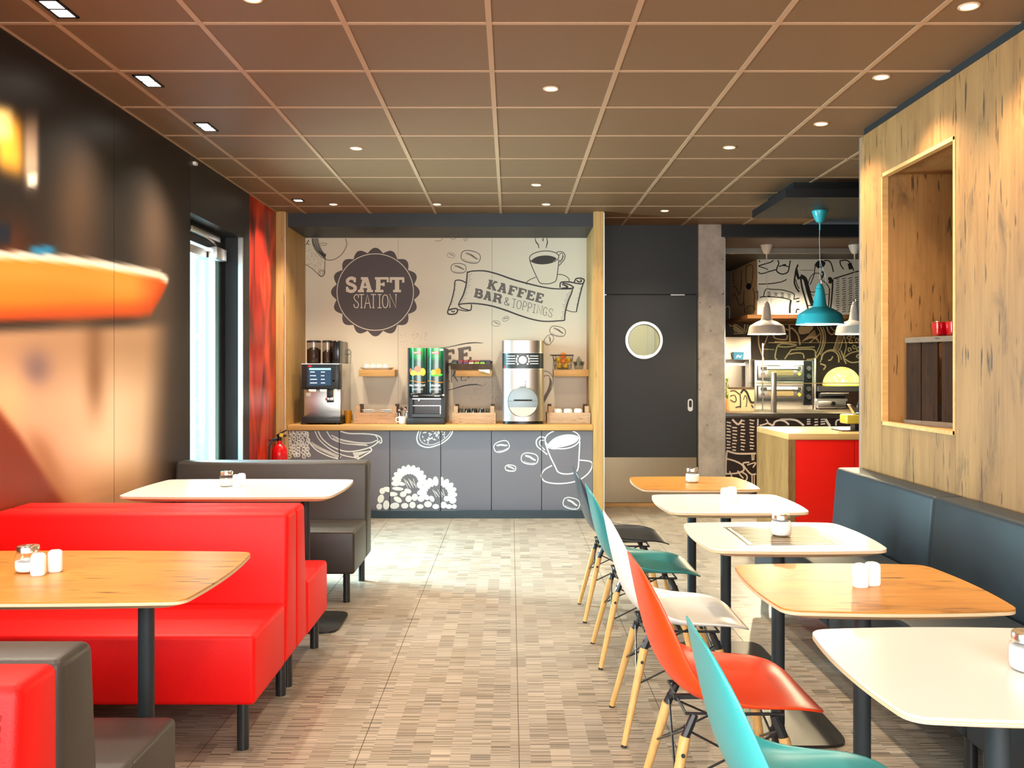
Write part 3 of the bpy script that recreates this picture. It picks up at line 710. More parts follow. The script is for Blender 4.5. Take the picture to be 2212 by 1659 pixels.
d.line([(15, 273), (1040, 262)], 9, sm=False); d.line([(310, 484), (1455, 470)], 10, sm=False)
def lr(a, b, t): return (a[0]+(b[0]-a[0])*t, a[1]+(b[1]-a[1])*t)
for i in range(5):
    t = i / 4; d.line([lr((120, 288), (235, 360), t), lr((1060, 275), (1160, 352), t)], 12 + (i % 2) * 5, sm=False)
for i in range(5):
    t = i / 4; d.line([lr((255, 380), (375, 466), t), lr((1195, 370), (1350, 455), t)], 12 + (i % 2) * 5, sm=False)
d.build('striped_print', plain('dark_olive_print', rgb(40, 28, 16), 0.4, vary=0.3, scale=60), r3)
d = Draw(table_plane, (1560, 1090), 400 / 2212); d.lift = (0, 0, 1e-6); d.line([(1035, 262), (1240, 360), (1455, 468)], 16); d.line([(1060, 276), (1160, 352)], 6, sm=False); d.line([(1200, 372), (1360, 458)], 6, sm=False)
d.build('striped_print', plain('olive_print', rgb(150, 128, 36), 0.4, vary=0.2, scale=60), r3)

# ------------------------------------------------------------------ shell chairs
def shell_chair(mat, label, loc, rz=0.0):
    t = thing('shell_chair', label, 'chair', loc, rz, 'shell chairs with dowel legs')
    prof = [(-0.262, 0.812, 0.075, 0.000), (-0.259, 0.800, 0.128, 0.006), (-0.253, 0.765, 0.168, 0.020), (-0.244, 0.715, 0.192, 0.036), (-0.232, 0.655, 0.208, 0.050),
            (-0.217, 0.595, 0.218, 0.060), (-0.198, 0.535, 0.225, 0.066), (-0.168, 0.482, 0.230, 0.066), (-0.120, 0.447, 0.233, 0.058), (-0.060, 0.430, 0.235, 0.046),
            (0.010, 0.425, 0.235, 0.036), (0.080, 0.428, 0.233, 0.026), (0.140, 0.431, 0.230, 0.020), (0.185, 0.429, 0.222, 0.014), (0.222, 0.422, 0.202, 0.008), (0.244, 0.412, 0.168, 0.003), (0.254, 0.403, 0.115, 0.0)]
    nv = 14; mb = MB(); rows = []
    for i, (x, z, hw, cu) in enumerate(prof):
        a = prof[max(0, i-1)]; b = prof[min(len(prof)-1, i+1)]
        tx, tz = b[0]-a[0], b[1]-a[1]; l = math.hypot(tx, tz); nx, nz = -tz/l, tx/l    # left normal of travel back->front
        nx, nz = (nx, nz) if (nx > 0 or nz > 0) else (-nx, -nz)
        for j in range(nv + 1):
            s = -1 + 2*j/nv; k = cu * abs(s) ** 2.2
            mb.v.append((x + nx*k, hw * math.sin(s * math.pi/2 * 0.94) / math.sin(math.pi/2*0.94), z + nz*k))
    for i in range(len(prof)-1):
        for j in range(nv):
            a = i*(nv+1)+j; mb.f.append((a, a+1, a+nv+2, a+nv+1))
    o = part('shell', mb, mat, t, smooth=True, solid=0.007, sub=1)
    legw = M['dowel']
    feet = [(-0.215, -0.195), (-0.215, 0.195), (0.205, -0.228), (0.205, 0.228)]
    tops = [(-0.125, -0.125), (-0.125, 0.125), (0.135, -0.135), (0.135, 0.135)]
    zt = 0.365
    mids = []
    for (fx, fy), (tx, ty) in zip(feet, tops):
        p = Vector((fx, fy, 0.0)); q = Vector((tx, ty, zt)); at = lambda u: p + (q - p) * u
        part('leg', MB().cyl(at(0.012), at(0.92), 0.0105, 0.0155, n=12), legw, t, smooth=True)
        part('foot_glide', MB().cyl(at(0.0), at(0.02), 0.0108, n=12), M['legblk'], t)
        part('leg_bracket', MB().cyl(at(0.80), at(1.0), 0.006, 0.010, n=8).cyl(at(0.92), at(1.0) + Vector((-0.02 if tx > 0 else 0.02, 0, 0.03)), 0.013, 0.012, n=8), M['legblk'], t)
        u = at(0.80); nrm = Vector((0, -1 if fy < 0 else 1, 0)); part('bolt', MB().cyl(u + nrm * 0.0125, u + nrm * 0.0175, 0.006, n=8), M['legblk'], t)
        mids.append((at(0.58), at(0.97)))
    wires = [(0, 1), (1, 0), (2, 3), (3, 2), (0, 2), (2, 0), (1, 3), (3, 1)]
    for a, b in wires: part('brace_wire', MB().cyl(mids[a][0], mids[b][1], 0.0035, n=6), M['legblk'], t)
    part('seat_mount', MB().box(-0.14, 0.15, -0.008, 0.008, 0.395, 0.407).box(-0.008, 0.008, -0.14, 0.14, 0.395, 0.407)
         .tube([(-0.13, -0.13, 0.40), (0.14, -0.14, 0.40), (0.14, 0.14, 0.40), (-0.13, 0.13, 0.40)], 0.005, 6, True), M['legblk'], t)
    return t
M['dowel'] = wood('beech_dowel', rgb(236, 192, 124), rgb(222, 172, 100), rgb(180, 130, 70), 'z', 2.0, 0.4, 0.1, cracks=0.1)
CX = 0.622
pl = lambda nm, c, r=0.33: plain(nm, c, r, vary=0.02)
teal = pl('teal_plastic', rgb(58, 158, 160)); 
shell_chair(teal, 'teal shell chair nearest the camera, cropped by the bottom edge', (CX + 0.03, 1.93, 0), R(-1))
shell_chair(pl('orange_red_plastic', rgb(238, 66, 14)), 'orange-red shell chair second from the camera', (CX - 0.005, 2.66, 0), R(1))
shell_chair(pl('white_plastic', rgb(240, 240, 238)), 'white shell chair in the middle of the row', (CX, 3.455, 0), 0)
shell_chair(pl('deep_teal_plastic', rgb(44, 136, 138)), 'teal shell chair between the white and the black one', (CX, 4.30, 0), 0)
shell_chair(pl('black_plastic', rgb(42, 46, 54)), 'black shell chair farthest from the camera', (CX - 0.01, 5.055, 0), 0)

# ------------------------------------------------------------------ sugar jars and shakers
M['sugar'] = plain('sugar', rgb(248, 247, 244), 0.8, vary=0.03, scale=900)
M['lid'] = plain('lid_metal', (0.78, 0.74, 0.66, 1), 0.22, 1.0, vary=0.05)
def jar(label, loc, level):
    t = thing('sugar_jar', label, 'jar', loc, random.random() * 3, 'glass sugar jars on the tables')
    part('jar_glass', MB().lathe([(0.0005, 0.0), (0.030, 0.0), (0.036, 0.004), (0.039, 0.014), (0.039, 0.046), (0.036, 0.057), (0.031, 0.062), (0.031, 0.070)], 28), M['glass'], t, smooth=True)
    part('sugar', MB().lathe([(0.0005, 0.003), (0.029, 0.003), (0.0345, 0.007), (0.037, 0.015), (0.037, min(level, 0.046)), (0.034, level), (0.0005, level + 0.003)], 28), M['sugar'], t, smooth=True)
    lid = part('lid', MB().lathe([(0.0325, 0.062), (0.0335, 0.063), (0.0335, 0.078), (0.0315, 0.081), (0.016, 0.082), (0.014, 0.0805), (0.0005, 0.0805)], 28), M['lid'], t, smooth=True)
    part('pour_flap', MB().box(-0.012, 0.012, -0.026, 0.0, 0.0822, 0.0842), M['chrome'], lid, bevel=0.001)
    return t
z = TZ + 0.0004
jar('full sugar jar on the far oak square table', (1.018, 5.07, z), 0.045)
jar('full sugar jar standing on the striped table print', (1.028, 3.445, z), 0.056)
jar('sugar jar on the nearest white table, cut by the right edge', (1.087, 1.90, z), 0.052)
jar('half-empty sugar jar on the oak booth table', (-1.507, 2.83, z), 0.034)
jar('sugar jar on the white booth table', (-1.535, 4.90, z), 0.040)
def shaker(label, loc, rz):
    t = thing('ceramic_shaker', label, 'shaker', loc, rz, 'white ceramic shakers on the tables')
    rings = []
    for zz, k in ((0, 0.90), (0.003, 0.98), (0.008, 1.0), (0.05, 1.0), (0.058, 0.96), (0.064, 0.82), (0.067, 0.55), (0.068, 0.2)):
        rings.append([(p[0], p[1], zz) for p in sup(0.0215 * k, 0.019 * k, 0, 3.2, 32)])
    part('body', MB().loft(rings), M['white'], t, smooth=True)
    for i in range(3): part('pour_hole', MB().cyl((0.006 * math.cos(i * 2.1), 0.006 * math.sin(i * 2.1), 0.0672), (0.006 * math.cos(i * 2.1), 0.006 * math.sin(i * 2.1), 0.0684), 0.0013, n=6), M['legblk'], t)
    return t
for a in (('left white shaker on the second oak square table', (1.017, 2.634, z), 0.1), ('right white shaker on the second oak square table', (1.060, 2.655, z), 0.2),
          ('left white shaker on the plain white square table', (1.026, 4.325, z), 0.2), ('right white shaker on the plain white square table', (1.066, 4.365, z), 0.3),
          ('front white shaker beside the jar on the oak booth table', (-1.452, 2.785, z), 0.35), ('rear white shaker beside the jar on the oak booth table', (-1.425, 2.835, z), 0.35),
          ('front white shaker beside the jar on the white booth table', (-1.472, 4.868, z), 0.3), ('rear white shaker behind its twin on the white booth table', (-1.462, 4.925, z), 0.3)):
    shaker(*a)

# ------------------------------------------------------------------ ceiling lamps
M['bulb'] = emit('lamp_glow', (1.0, 0.86, 0.62, 1), 14)
M['trimw'] = plain('lamp_trim', rgb(206, 176, 140), 0.35)
def spot(name, loc, power, col, size=105, blend=0.7, parent=None, r=0.03):
    l = bpy.data.lights.new(name, 'SPOT'); l.energy = power; l.color = col; l.spot_size = R(size); l.spot_blend = blend; l.shadow_soft_size = r
    o = bpy.data.objects.new(name, l); COL.objects.link(o); o.location = loc
    if parent: o.parent = parent
    return o
WARM = (1.0, 0.81, 0.57)
def downlight(label, x, y, zc=HC, power=62, r=0.037):
    t = thing('ceiling_downlight', label, 'ceiling light', (x, y, zc), 0, 'round ceiling downlights')
    part('trim_ring', MB().lathe([(r * 1.12, 0.004), (r * 1.12, -0.003), (r * 1.0, -0.006), (r * 0.84, -0.004), (r * 0.80, 0.004)], 24), M['trimw'], t, smooth=True)
    part('bulb', MB().lathe([(0.0005, -0.001), (r * 0.82, -0.001)], 24), M['bulb'], t)
    spot('downlight_beam', (0, 0, -0.03), power, WARM, 118, 0.8, t)
for px, py, lb in ((2093, 13, 'round downlight nearest the top right corner'), (1904, 166, 'second round downlight beside the oak wall'), (1774, 267, 'third round downlight beside the oak wall'),
                   (1190, 191, 'round downlight near the middle of the ceiling'), (1576, 318, 'round downlight right of centre, before the ceiling raft'), (770, 320, 'round downlight left of centre'),
                   (1159, 399, 'round downlight above the aisle before the coffee counter'), (944, 441, 'middle downlight in front of the mural bulkhead'), (720, 441, 'left downlight in front of the mural bulkhead'),
                   (1180, 441, 'right downlight in front of the mural bulkhead'), (1436, 455, 'downlight in front of the sliding door'), (545, -4, 'round downlight cut by the top edge of the picture')):
    Y = 1.44 * F / (798 - py); downlight(lb, X(px, Y), Y)
for x_, y_, lb in ((1.82, 2.74, 'unseen downlight added beside the oak wall to light the near tables'), (0.2, 2.22, 'unseen downlight added over the aisle to light the foreground'), (-1.0, 1.15, 'unseen downlight added over the near booth to brighten it')): downlight(lb, x_, y_, HC, 44)  # unseen lamps added to brighten the near tables and booth
for px, lb in ((1583, 'left downlight in the kitchen ceiling'), (1738, 'right downlight in the kitchen ceiling')):
    Y = 1.29 * F / (798 - 546.5); downlight(lb, X(px, Y), Y, 2.65, 130, 0.033)
M['bulbw'] = emit('twin_lamp_glow', (1.0, 0.93, 0.82, 1), 9)
for y, lb, n in ((3.61, 'twin square downlight at the top left corner', 2), (2.74, 'unseen twin square downlight added to brighten the near booth', 2), (4.515, 'twin square downlight second along the left wall', 2), (5.37, 'twin square downlight third along the left wall', 2), (7.70, 'single square downlight near the red printed panel', 1)):  # the one over the near booth is unseen, added for brightness
    t = thing('square_downlight', lb, 'ceiling light', (-1.805, y, HC), 0, 'square downlights along the left wall')
    hl = 0.092 if n == 2 else 0.05
    part('frame', MB().box(-0.044, 0.044, -hl, -hl + 0.011, -0.006, 0.003).box(-0.044, 0.044, hl - 0.011, hl, -0.006, 0.003).box(-0.044, -0.033, -hl, hl, -0.006, 0.003).box(0.033, 0.044, -hl, hl, -0.006, 0.003).box(-0.044, 0.044, -0.005 if n == 2 else hl - 0.01, 0.005 if n == 2 else hl, -0.006, 0.003), M['black'], t)
    for k in ((-1, 1) if n == 2 else (0,)): part('lens', MB().box(-0.033, 0.033, k * 0.043 - 0.038, k * 0.043 + 0.038, -0.004, -0.001), M['bulbw'], t)
    spot('square_downlight_beam', (0, 0, -0.03), 64, (1.0, 0.88, 0.72), 120, 0.8, t)
# ------------------------------------------------------------------ back wall drawings
def back_plane(eps):
    y = YB - eps
    return lambda px, py: (X(px, YB), y, Z(py, YB))
ZL = ((640, 500), 320 / 2212); ZR = ((940, 500), 350 / 2212); Z1 = ((580, 440), 740 / 2212); ZQ = ((940, 700), 360 / 2212); ZP = ((630, 700), 360 / 2212)
# badge
d = Draw(back_plane(0.001), *ZL)
pts = []
for i in range(320):
    t = 2*math.pi*i/320; r = 590 + 72 * abs(math.cos(8*(t - math.pi/2))) ** 1.15
    pts.append((1181 + r*math.cos(t), 905 - r*math.sin(t)))
d.fill(pts); badge = d.build('badge', M['badge'], mural[1])
d = Draw(back_plane(0.002), *ZL); d.line(d.ell(1180, 905, 571, 571, 0, 96), 12, True, False); d.build('badge_ring', M['creamink'], badge)
# ---- letters: strokes in a unit box, y up
SERIF = {
 'A': [([(.20,.07),(.43,.93)],1), ([(.80,.07),(.55,.93)],1.25), ([(.33,.34),(.70,.34)],.7), ([(0,.07),(.40,.07)],.75), ([(.58,.07),(1,.07)],.75), ([(.20,.93),(.66,.93)],.75)],
 'F': [([(.24,.05),(.24,.95)],1.35), ([(0,.07),(.62,.07)],.75), ([(0,.93),(.98,.93)],.75), ([(.93,.98),(.93,.66)],.65), ([(.24,.52),(.62,.52)],.75), ([(.64,.66),(.64,.40)],.6)],
 'T': [([(.50,.05),(.50,.95)],1.35), ([(.22,.07),(.78,.07)],.75), ([(0,.92),(1,.92)],.85), ([(.06,.98),(.06,.64)],.7), ([(.94,.98),(.94,.64)],.7)],
 'E': [([(.24,.05),(.24,.95)],1.35), ([(0,.07),(.96,.07)],.75), ([(0,.93),(.93,.93)],.75), ([(.89,.98),(.89,.70)],.65), ([(.93,.02),(.93,.32)],.65), ([(.24,.52),(.62,.52)],.75), ([(.64,.66),(.64,.40)],.6)],
 'K': [([(.22,.05),(.22,.95)],1.3), ([(0,.07),(.44,.07)],.75), ([(0,.93),(.44,.93)],.75), ([(.30,.42),(.74,.93)],.8), ([(.44,.56),(.82,.07)],1.25), ([(.56,.93),(.94,.93)],.75), ([(.62,.07),(1,.07)],.75)],
 'B': [([(.22,.05),(.22,.95)],1.3), ([(0,.07),(.55,.07)],.75), ([(0,.93),(.52,.93)],.75), ([(.22,.52),(.55,.52)],.7), ([(.50,.93),(.76,.88),(.80,.72),(.70,.56),(.50,.52)],1.05), ([(.52,.52),(.82,.46),(.90,.28),(.78,.11),(.52,.07)],1.1)],
 'R': [([(.22,.05),(.22,.95)],1.3), ([(0,.07),(.46,.07)],.75), ([(0,.93),(.52,.93)],.75), ([(.22,.48),(.55,.48)],.7), ([(.50,.93),(.78,.87),(.82,.71),(.72,.53),(.50,.48)],1.05), ([(.52,.48),(.76,.36),(.80,.07)],1.1), ([(.70,.07),(1,.07)],.75)],
 'S': [([(.86,.80),(.72,.92),(.42,.94),(.16,.82),(.14,.66),(.30,.56),(.66,.46),(.88,.34),(.86,.16),(.62,.06),(.30,.07),(.12,.20)],1.0), ([(.86,.98),(.86,.66)],.7), ([(.10,.02),(.10,.36)],.7)],
}
THIN = {
 'S': [[(.92,.76),(.86,.94),(.55,1),(.20,.90),(.12,.74),(.34,.56),(.72,.42),(.92,.24),(.78,.05),(.45,0),(.14,.10),(.08,.28)]],
 'T': [[(.5,0),(.5,1)],[(0,1),(1,1)],[(.3,0),(.7,0)]],
 'A': [[(.04,0),(.48,1),(.96,0)],[(.2,.34),(.8,.34)],[(-.06,0),(.16,0)],[(.84,0),(1.06,0)]],
 'I': [[(.5,0),(.5,1)],[(.08,1),(.92,1)],[(.08,0),(.92,0)]],
 'O': [[(.5,1),(.16,.86),(.04,.5),(.16,.14),(.5,0),(.84,.14),(.96,.5),(.84,.86),(.5,1)]],
 'N': [[(.10,0),(.10,1),(.90,0),(.90,1)],[(0,1),(.1,1)],[(.8,1),(1.02,1)]],
 'P': [[(.14,0),(.14,1),(.6,1),(.92,.86),(.90,.60),(.58,.46),(.14,.46)],[(0,0),(.3,0)]],
 'G': [[(.90,.76),(.74,.96),(.42,1),(.12,.80),(.04,.48),(.16,.14),(.48,0),(.84,.12),(.90,.42),(.56,.42)]],
 '&': [[(1,.30),(.74,.06),(.40,0),(.10,.12),(.10,.34),(.38,.54),(.62,.74),(.56,.94),(.34,1),(.16,.86),(.24,.66),(.56,.30),(.96,0)]],
 'C': [[(.92,.78),(.66,1),(.26,.9),(.06,.5),(.24,.1),(.62,0),(.94,.18)]],
 'K': [[(.12,0),(.12,1)],[(.9,1),(.16,.44)],[(.36,.58),(.96,0)]],
 'E': [[(.9,1),(.12,1),(.12,0),(.94,0)],[(.12,.52),(.72,.52)]],
}
SHARP = set('TAINKE')
def letter(d, kind, ch, O, ux, uy, x0, x1, wd):
    """ch in the box between fractions x0..x1 of ux"""
    def q(p):
        a = x0 + (x1 - x0) * p[0]; return (O[0] + ux[0]*a + uy[0]*p[1], O[1] + ux[1]*a + uy[1]*p[1])
    if kind == 'serif':
        for pts, k in SERIF[ch]: d.line([q(p) for p in pts], wd * k, sm=len(pts) > 2)
    else:
        for pts in THIN[ch]: d.line([q(p) for p in pts], wd, sm=(ch not in SHARP and len(pts) > 2))
def word(frame, eps, mat, parent, kind, text, O, ux, uy, spans, wd):
    for ch, (a, b) in zip(text, spans):
        d = Draw(back_plane(eps), *frame); letter(d, kind, ch, O, ux, uy, a, b, wd); d.build('letter', mat, parent)
def even(n, gap=0.1): return [((i + gap/2) / n, (i + 1 - gap/2) / n) for i in range(n)]
W = 865.0
word(ZL, 0.0022, M['creamink'], badge, 'serif', 'SAFT', (745, 905), (W, 0), (0, -220), [(0, .175), (.203, .462), (.497, .735), (.757, 1)], 48)
W = 645.0
word(ZL, 0.0022, M['creamink'], badge, 'thin', 'STATION', (855, 1140), (W, 0), (0, -198), [(0, .125), (.125, .245), (.25, .40), (.40, .52), (.55, .66), (.665, .805), (.825, 1)], 13)
# banner
bn = Draw(back_plane(0.001), *ZR)
bn.line([(430,560),(520,540),(680,540),(860,585),(1060,655),(1240,705),(1450,755),(1640,783),(1860,785)], 22, taper=0.3)
bn.line([(440,545),(432,640),(420,740),(385,860),(340,950),(318,1000)], 20, taper=0.2)
bn.line([(318,1000),(400,985),(560,985),(760,1015),(960,1075),(1150,1145),(1350,1205),(1520,1228),(1765,1215)], 22, taper=0.25)
bn.line([(1880,770),(1858,850),(1820,940),(1790,1040),(1772,1130),(1768,1215)], 20, taper=0.2)
bn.line([(318,1000),(350,1040),(420,1065),(480,1075),(495,1040),(495,995)], 16)
bn.line([(300,1065),(420,1085),(490,1075)], 14)
bn.line([(420,700),(360,670),(300,665),(270,685),(262,780),(240,880),(215,970),(185,1050),(170,1090)], 16)
bn.line([(170,1090),(180,1125),(240,1132),(290,1115),(305,1080),(295,1055),(230,1058),(185,1075)], 20)
bn.line([(220,1080),(245,1098),(270,1085)], 16)
bn.line([(1705,770),(1708,710),(1740,690),(1830,690),(1940,710),(2000,715),(2030,690),(2030,655),(1980,638),(1925,645),(1905,680),(1895,700)], 18)
bn.line([(1930,665),(1960,690),(1995,680),(1985,655)], 18)
bn.line([(1740,705),(1830,725),(1885,760),(1870,775),(1760,780)], 18)
bn.line([(1730,720),(1800,750),(1790,770),(1720,775)], 30, taper=0.5)
bn.line([(2030,690),(2005,760),(1980,860),(1955,960),(1938,1040),(1928,1098)], 16)
bn.line([(1928,1098),(1860,1095),(1785,1070)], 10)
for i in range(17):
    t = i / 16; p = (438 - 110*t**1.6, 570 + 415*t); l = 40 + 40*((i*37) % 10)/10
    bn.line([p, (p[0] + l, p[1] - 8 - l*0.22)], 7, sm=False, taper=0.5)
    q = (1862 - 90*t**0.8, 815 + 385*t); bn.line([q, (q[0] - l, q[1] + 6 + l*0.22)], 7, sm=False, taper=0.5)
    if i < 14:
        p = (262 - 70*t**1.3, 700 + 370*t); bn.line([p, (p[0] + l*0.45, p[1] - 4)], 6, sm=False)
        q = (2008 - 70*t, 750 + 345*t); bn.line([q, (q[0] - l*0.45, q[1] + 6)], 6, sm=False)
banner = bn.build('banner', M['ink'], mural[2])
ux, uy = (755, 202), (30, -122)
sp = [(0, .165), (.185, .345), (.375, .52), (.54, .685), (.705, .845), (.87, 1.0)]
word(ZR, 0.0016, M['hatchink'], banner, 'serif', 'KAFFEE', (705, 778), ux, uy, sp, 30)
word(ZR, 0.0016, M['hatchink'], banner, 'serif', 'BAR', (528, 893), (372, 92), (22, -117), [(0, .30), (.34, .63), (.68, 1.0)], 30)
word(ZR, 0.0016, M['greyink'], banner, 'thin', '&', (940, 1000), (70, 14), (14, -100), [(0, 1)], 11)
word(ZR, 0.0016, M['greyink'], banner, 'thin', 'TOPPINGS', (1040, 1030), (560, 145), (16, -112), [(0, .10), (.115, .23), (.26, .36), (.385, .485), (.51, .58), (.61, .74), (.76, .86), (.89, .99)], 8)
# cup with coffee
d = Draw(back_plane(0.001), *ZR)
d.line(d.ell(1487, 355, 200, 88, -4, 40), 11, True)
d.line([(1290,395),(1330,500),(1385,620),(1430,700),(1500,715),(1580,708),(1645,675),(1665,600),(1680,480),(1688,380)], 11)
d.line([(1655,290),(1690,275),(1745,285),(1772,330),(1760,385),(1720,435),(1690,468)], 10); d.line([(1690,330),(1712,300),(1735,300),(1742,335),(1722,385),(1695,410)], 8)
d.line([(1752,330),(1735,385),(1700,425)], 7)
d.line([(1245,725),(1252,690),(1300,655),(1375,622)], 10); d.line([(1668,585),(1740,592),(1800,620),(1830,660),(1822,690)], 10)
d.line([(1366,92),(1376,140),(1405,180),(1418,230)], 16, taper=0.5); d.line([(1480,92),(1470,115),(1476,135)], 16, taper=0.4); d.line([(1524,92),(1532,140),(1525,180),(1512,230)], 16, taper=0.5)
cup = d.build('coffee_cup_drawing', M['ink'], mural[2])
d = Draw(back_plane(0.0016), *ZR); d.fill([(1310,405),(1360,360),(1430,335),(1520,328),(1600,340),(1655,370),(1610,410),(1530,438),(1440,440),(1360,425)], True); d.build('coffee_drawing', M['ink'], cup)
# beans
for cx, cy, rx, ry, ro, wd, pn, mt in ((485, 347, 132, 82, 12, 9, 1, 'ink'), (320, 503, 102, 66, 4, 8, 1, 'ink'), (216, 325, 52, 33, 8, 5, 1, 'greyink'), (830, 1256, 56, 37, 6, 6, 2, 'greyink'), (963, 1193, 45, 28, -28, 6, 2, 'greyink'), (1672, 1363, 108, 66, 14, 8, 2, 'ink'), (1552, 1480, 52, 76, 38, 7, 2, 'ink')):
    d = Draw(back_plane(0.001), *ZR); d.bean(cx, cy, rx, ry, ro, wd, wd > 6); d.build('coffee_bean_drawing', M[mt], mural[pn])
d = Draw(back_plane(0.001), *ZR)
d.line([(0,120),(30,132),(75,122),(105,92)], 7); d.line([(215,92),(240,110),(285,92)], 6); d.line([(390,95),(398,125),(425,122),(445,92)], 6); d.line([(400,112),(425,95)], 5)
d.build('coffee_bean_drawing', M['greyink'], mural[1])
# fruit sketch at the upper left
d = Draw(back_plane(0.001), *ZL)
d.line([(235,103),(250,200),(300,300),(380,385),(470,425),(560,420),(660,360),(720,280),(755,190),(735,105)], 9)
for k in range(9):
    o = k * 11; d.line([(240 + o, 103),(258 + o, 190),(310 + o*0.9, 290),(390 + o*0.6, 370 - o*0.2),(440, 410 - o)], 9 - (k % 3) * 2)
d.line([(350,180),(420,172),(455,185),(430,208),(360,205)], 6)
d.build('grapefruit_drawing', M['ink'], mural[0])
d = Draw(back_plane(0.001), *ZL)
d.line([(135,490),(230,550),(310,620),(360,668),(400,665),(425,620),(425,520),(430,420)], 9); d.line(d.ell(378, 620, 40, 45, 0, 20), 6, True); d.line(d.ell(380, 615, 22, 24, 0, 16), 5, True)
rnd = random.Random(3)
for i in range(260):
    x = rnd.uniform(140, 428); y = rnd.uniform(150, 640)
    if y > 470 + (x - 135) * 0.68 or (y < 385 and x > 250 + (y - 150) * 0.5): continue
    if y < 330 and rnd.random() < 0.6: continue
    d.fill(d.ell(x, y, rnd.uniform(3, 6), rnd.uniform(2, 4), rnd.uniform(0, 180), 6))
d.line([(140,210),(175,150),(190,120)], 14, taper=0.6); d.line([(160,180),(200,200)], 10)
d.build('strawberry_drawing', M['ink'], mural[0])
# lettering and brush strokes behind the machines
d = Draw(back_plane(0.001), *ZQ); d.line([(60,318),(200,300),(380,262),(520,245),(640,252)], 14, taper=0.8); d.line([(100,890),(200,872),(380,820),(520,800),(640,820)], 14, taper=0.8); d.line([(420,262),(540,250),(625,258)], 6, taper=0.5); d.line([(430,818),(540,806),(630,818)], 6, taper=0.5)
sw = d.build('swash', M['ink'], mural[1])
word(ZQ, 0.001, M['hatchink'], sw, 'serif', 'FFEE', (-330, 640), (810, -140), (0, -205), [(0, .22), (.26, .47), (.51, .73), (.78, 1.0)], 52)
word(ZQ, 0.001, M['greyink'], sw, 'thin', 'CKE', (110, 795), (315, -55), (0, -170), [(0, .25), (.30, .62), (.72, 1.0)], 14)
d = Draw(back_plane(0.001), *ZQ); d.line([(425,700),(445,690),(450,710),(430,725)], 8); d.build('letter', M['greyink'], sw)
d = Draw(back_plane(0.001), *ZQ)
for i in range(60):
    d.line([(x := rnd.uniform(470, 880), y := rnd.uniform(740, 1010)), (x + rnd.uniform(-14, 14), y + rnd.uniform(-9, 9))], rnd.uniform(3, 7), sm=False)
d.build('sprinkle_drawing', M['greyink'], mural[1])
d = Draw(back_plane(0.001), *ZP)
for i in range(40):
    d.line([(x := rnd.uniform(1430, 1800), y := rnd.uniform(120, 320)), (x + rnd.uniform(-16, 16), y + rnd.uniform(-9, 9))], rnd.uniform(3, 7), sm=False)
d.build('sprinkle_drawing', M['greyink'], mural[1])
d = Draw(back_plane(0.001), *ZQ)
d.line([(1440,625),(1490,630),(1540,670),(1565,740),(1550,840),(1500,940),(1440,1050)], 9); d.line([(1440,695),(1490,680),(1515,700),(1520,780),(1490,880),(1440,970)], 9)
d.line([(1525,720),(1535,790),(1505,890),(1465,970),(1440,1020)], 40, taper=0.5)
d.build('mug_handle_drawing', M['hatchink'], mural[2])
d = Draw(back_plane(0.001), *ZP); d.line([(735,340),(770,345),(788,380),(765,405),(735,400)], 8); d.line([(790,400),(775,560)], 5); d.build('coffee_bean_drawing', M['ink'], mural[0])

# ------------------------------------------------------------------ counter and its six cabinets
CT = 0.848; CY0 = 8.33
ct = part('counter_top', MB().box(X(617, 8.26) + 0.002, X(1283, 8.26) - 0.002, CY0, YB - 0.002, CT - 0.05, CT), M['oakx'], bevel=0.003); tag(ct, 'long light oak worktop of the coffee counter', 'countertop')
pb = part('baseboard_back', MB().box(X(617, 8.26) + 0.002, X(1283, 8.26) - 0.002, 8.27, 8.30, 0, 0.07), M['plinth']); tag(pb, 'dark plinth under the coffee counter', None, None, 'structure')
FY = 8.37
cab_plane = lambda px, py: (X(px, FY), FY - 0.001, Z(py, FY))
ZC = ((580, 860), 740 / 2212)
cd = Draw(cab_plane, *ZC)
motif = []
def mark(nm): motif.append((nm, len(cd.polys)))
# banana
mark('banana_drawing')
cd.line([(250,215),(262,280),(310,335),(390,375),(450,392)], 7); cd.line([(300,212),(330,270),(400,330),(480,368),(560,385),(580,395)], 6); cd.line([(320,212),(350,265),(420,318),(520,345),(650,320),(720,275)], 7)
cd.line([(375,212),(410,262),(480,290),(560,300),(640,305)], 6); cd.line([(462,212),(520,228),(620,230),(690,238),(725,255),(730,285),(715,290)], 8); cd.line([(405,240),(500,275),(640,290),(700,272)], 6)
cd.line([(690,240),(705,262),(700,290)], 5); cd.line([(655,320),(662,342),(580,392)], 8); cd.line([(550,382),(578,378),(582,395)], 8)
for i in range(26):
    t = i / 25; cd.line([(262 + 190*t, 290 + 100*t**0.8), (285 + 185*t, 283 + 92*t**0.8)], 4, sm=False)
    cd.line([(420 + 210*t, 255 + 40*t), (416 + 210*t, 270 + 38*t)], 4, sm=False)
for i in range(20):
    t = i / 19; cd.line([(545 + 105*t, 350 - 8*t), (560 + 95*t, 382 - 42*t)], 4, sm=False)
# berries
mark('berry_drawing')
for i in range(42):
    x = 140 + (i % 5) * 28 + rnd.uniform(-8, 8); y = 225 + (i // 5) * 21 + rnd.uniform(-6, 6)
    if y > 395 or x > 265 - max(0, 260 - y) * 0.2: continue
    cd.line(cd.ell(x, y, 12, 11, rnd.uniform(0, 90), 14), 4, True); cd.line(cd.ell(x - 2, y - 2, 8, 7, 0, 12), 2.5, True)
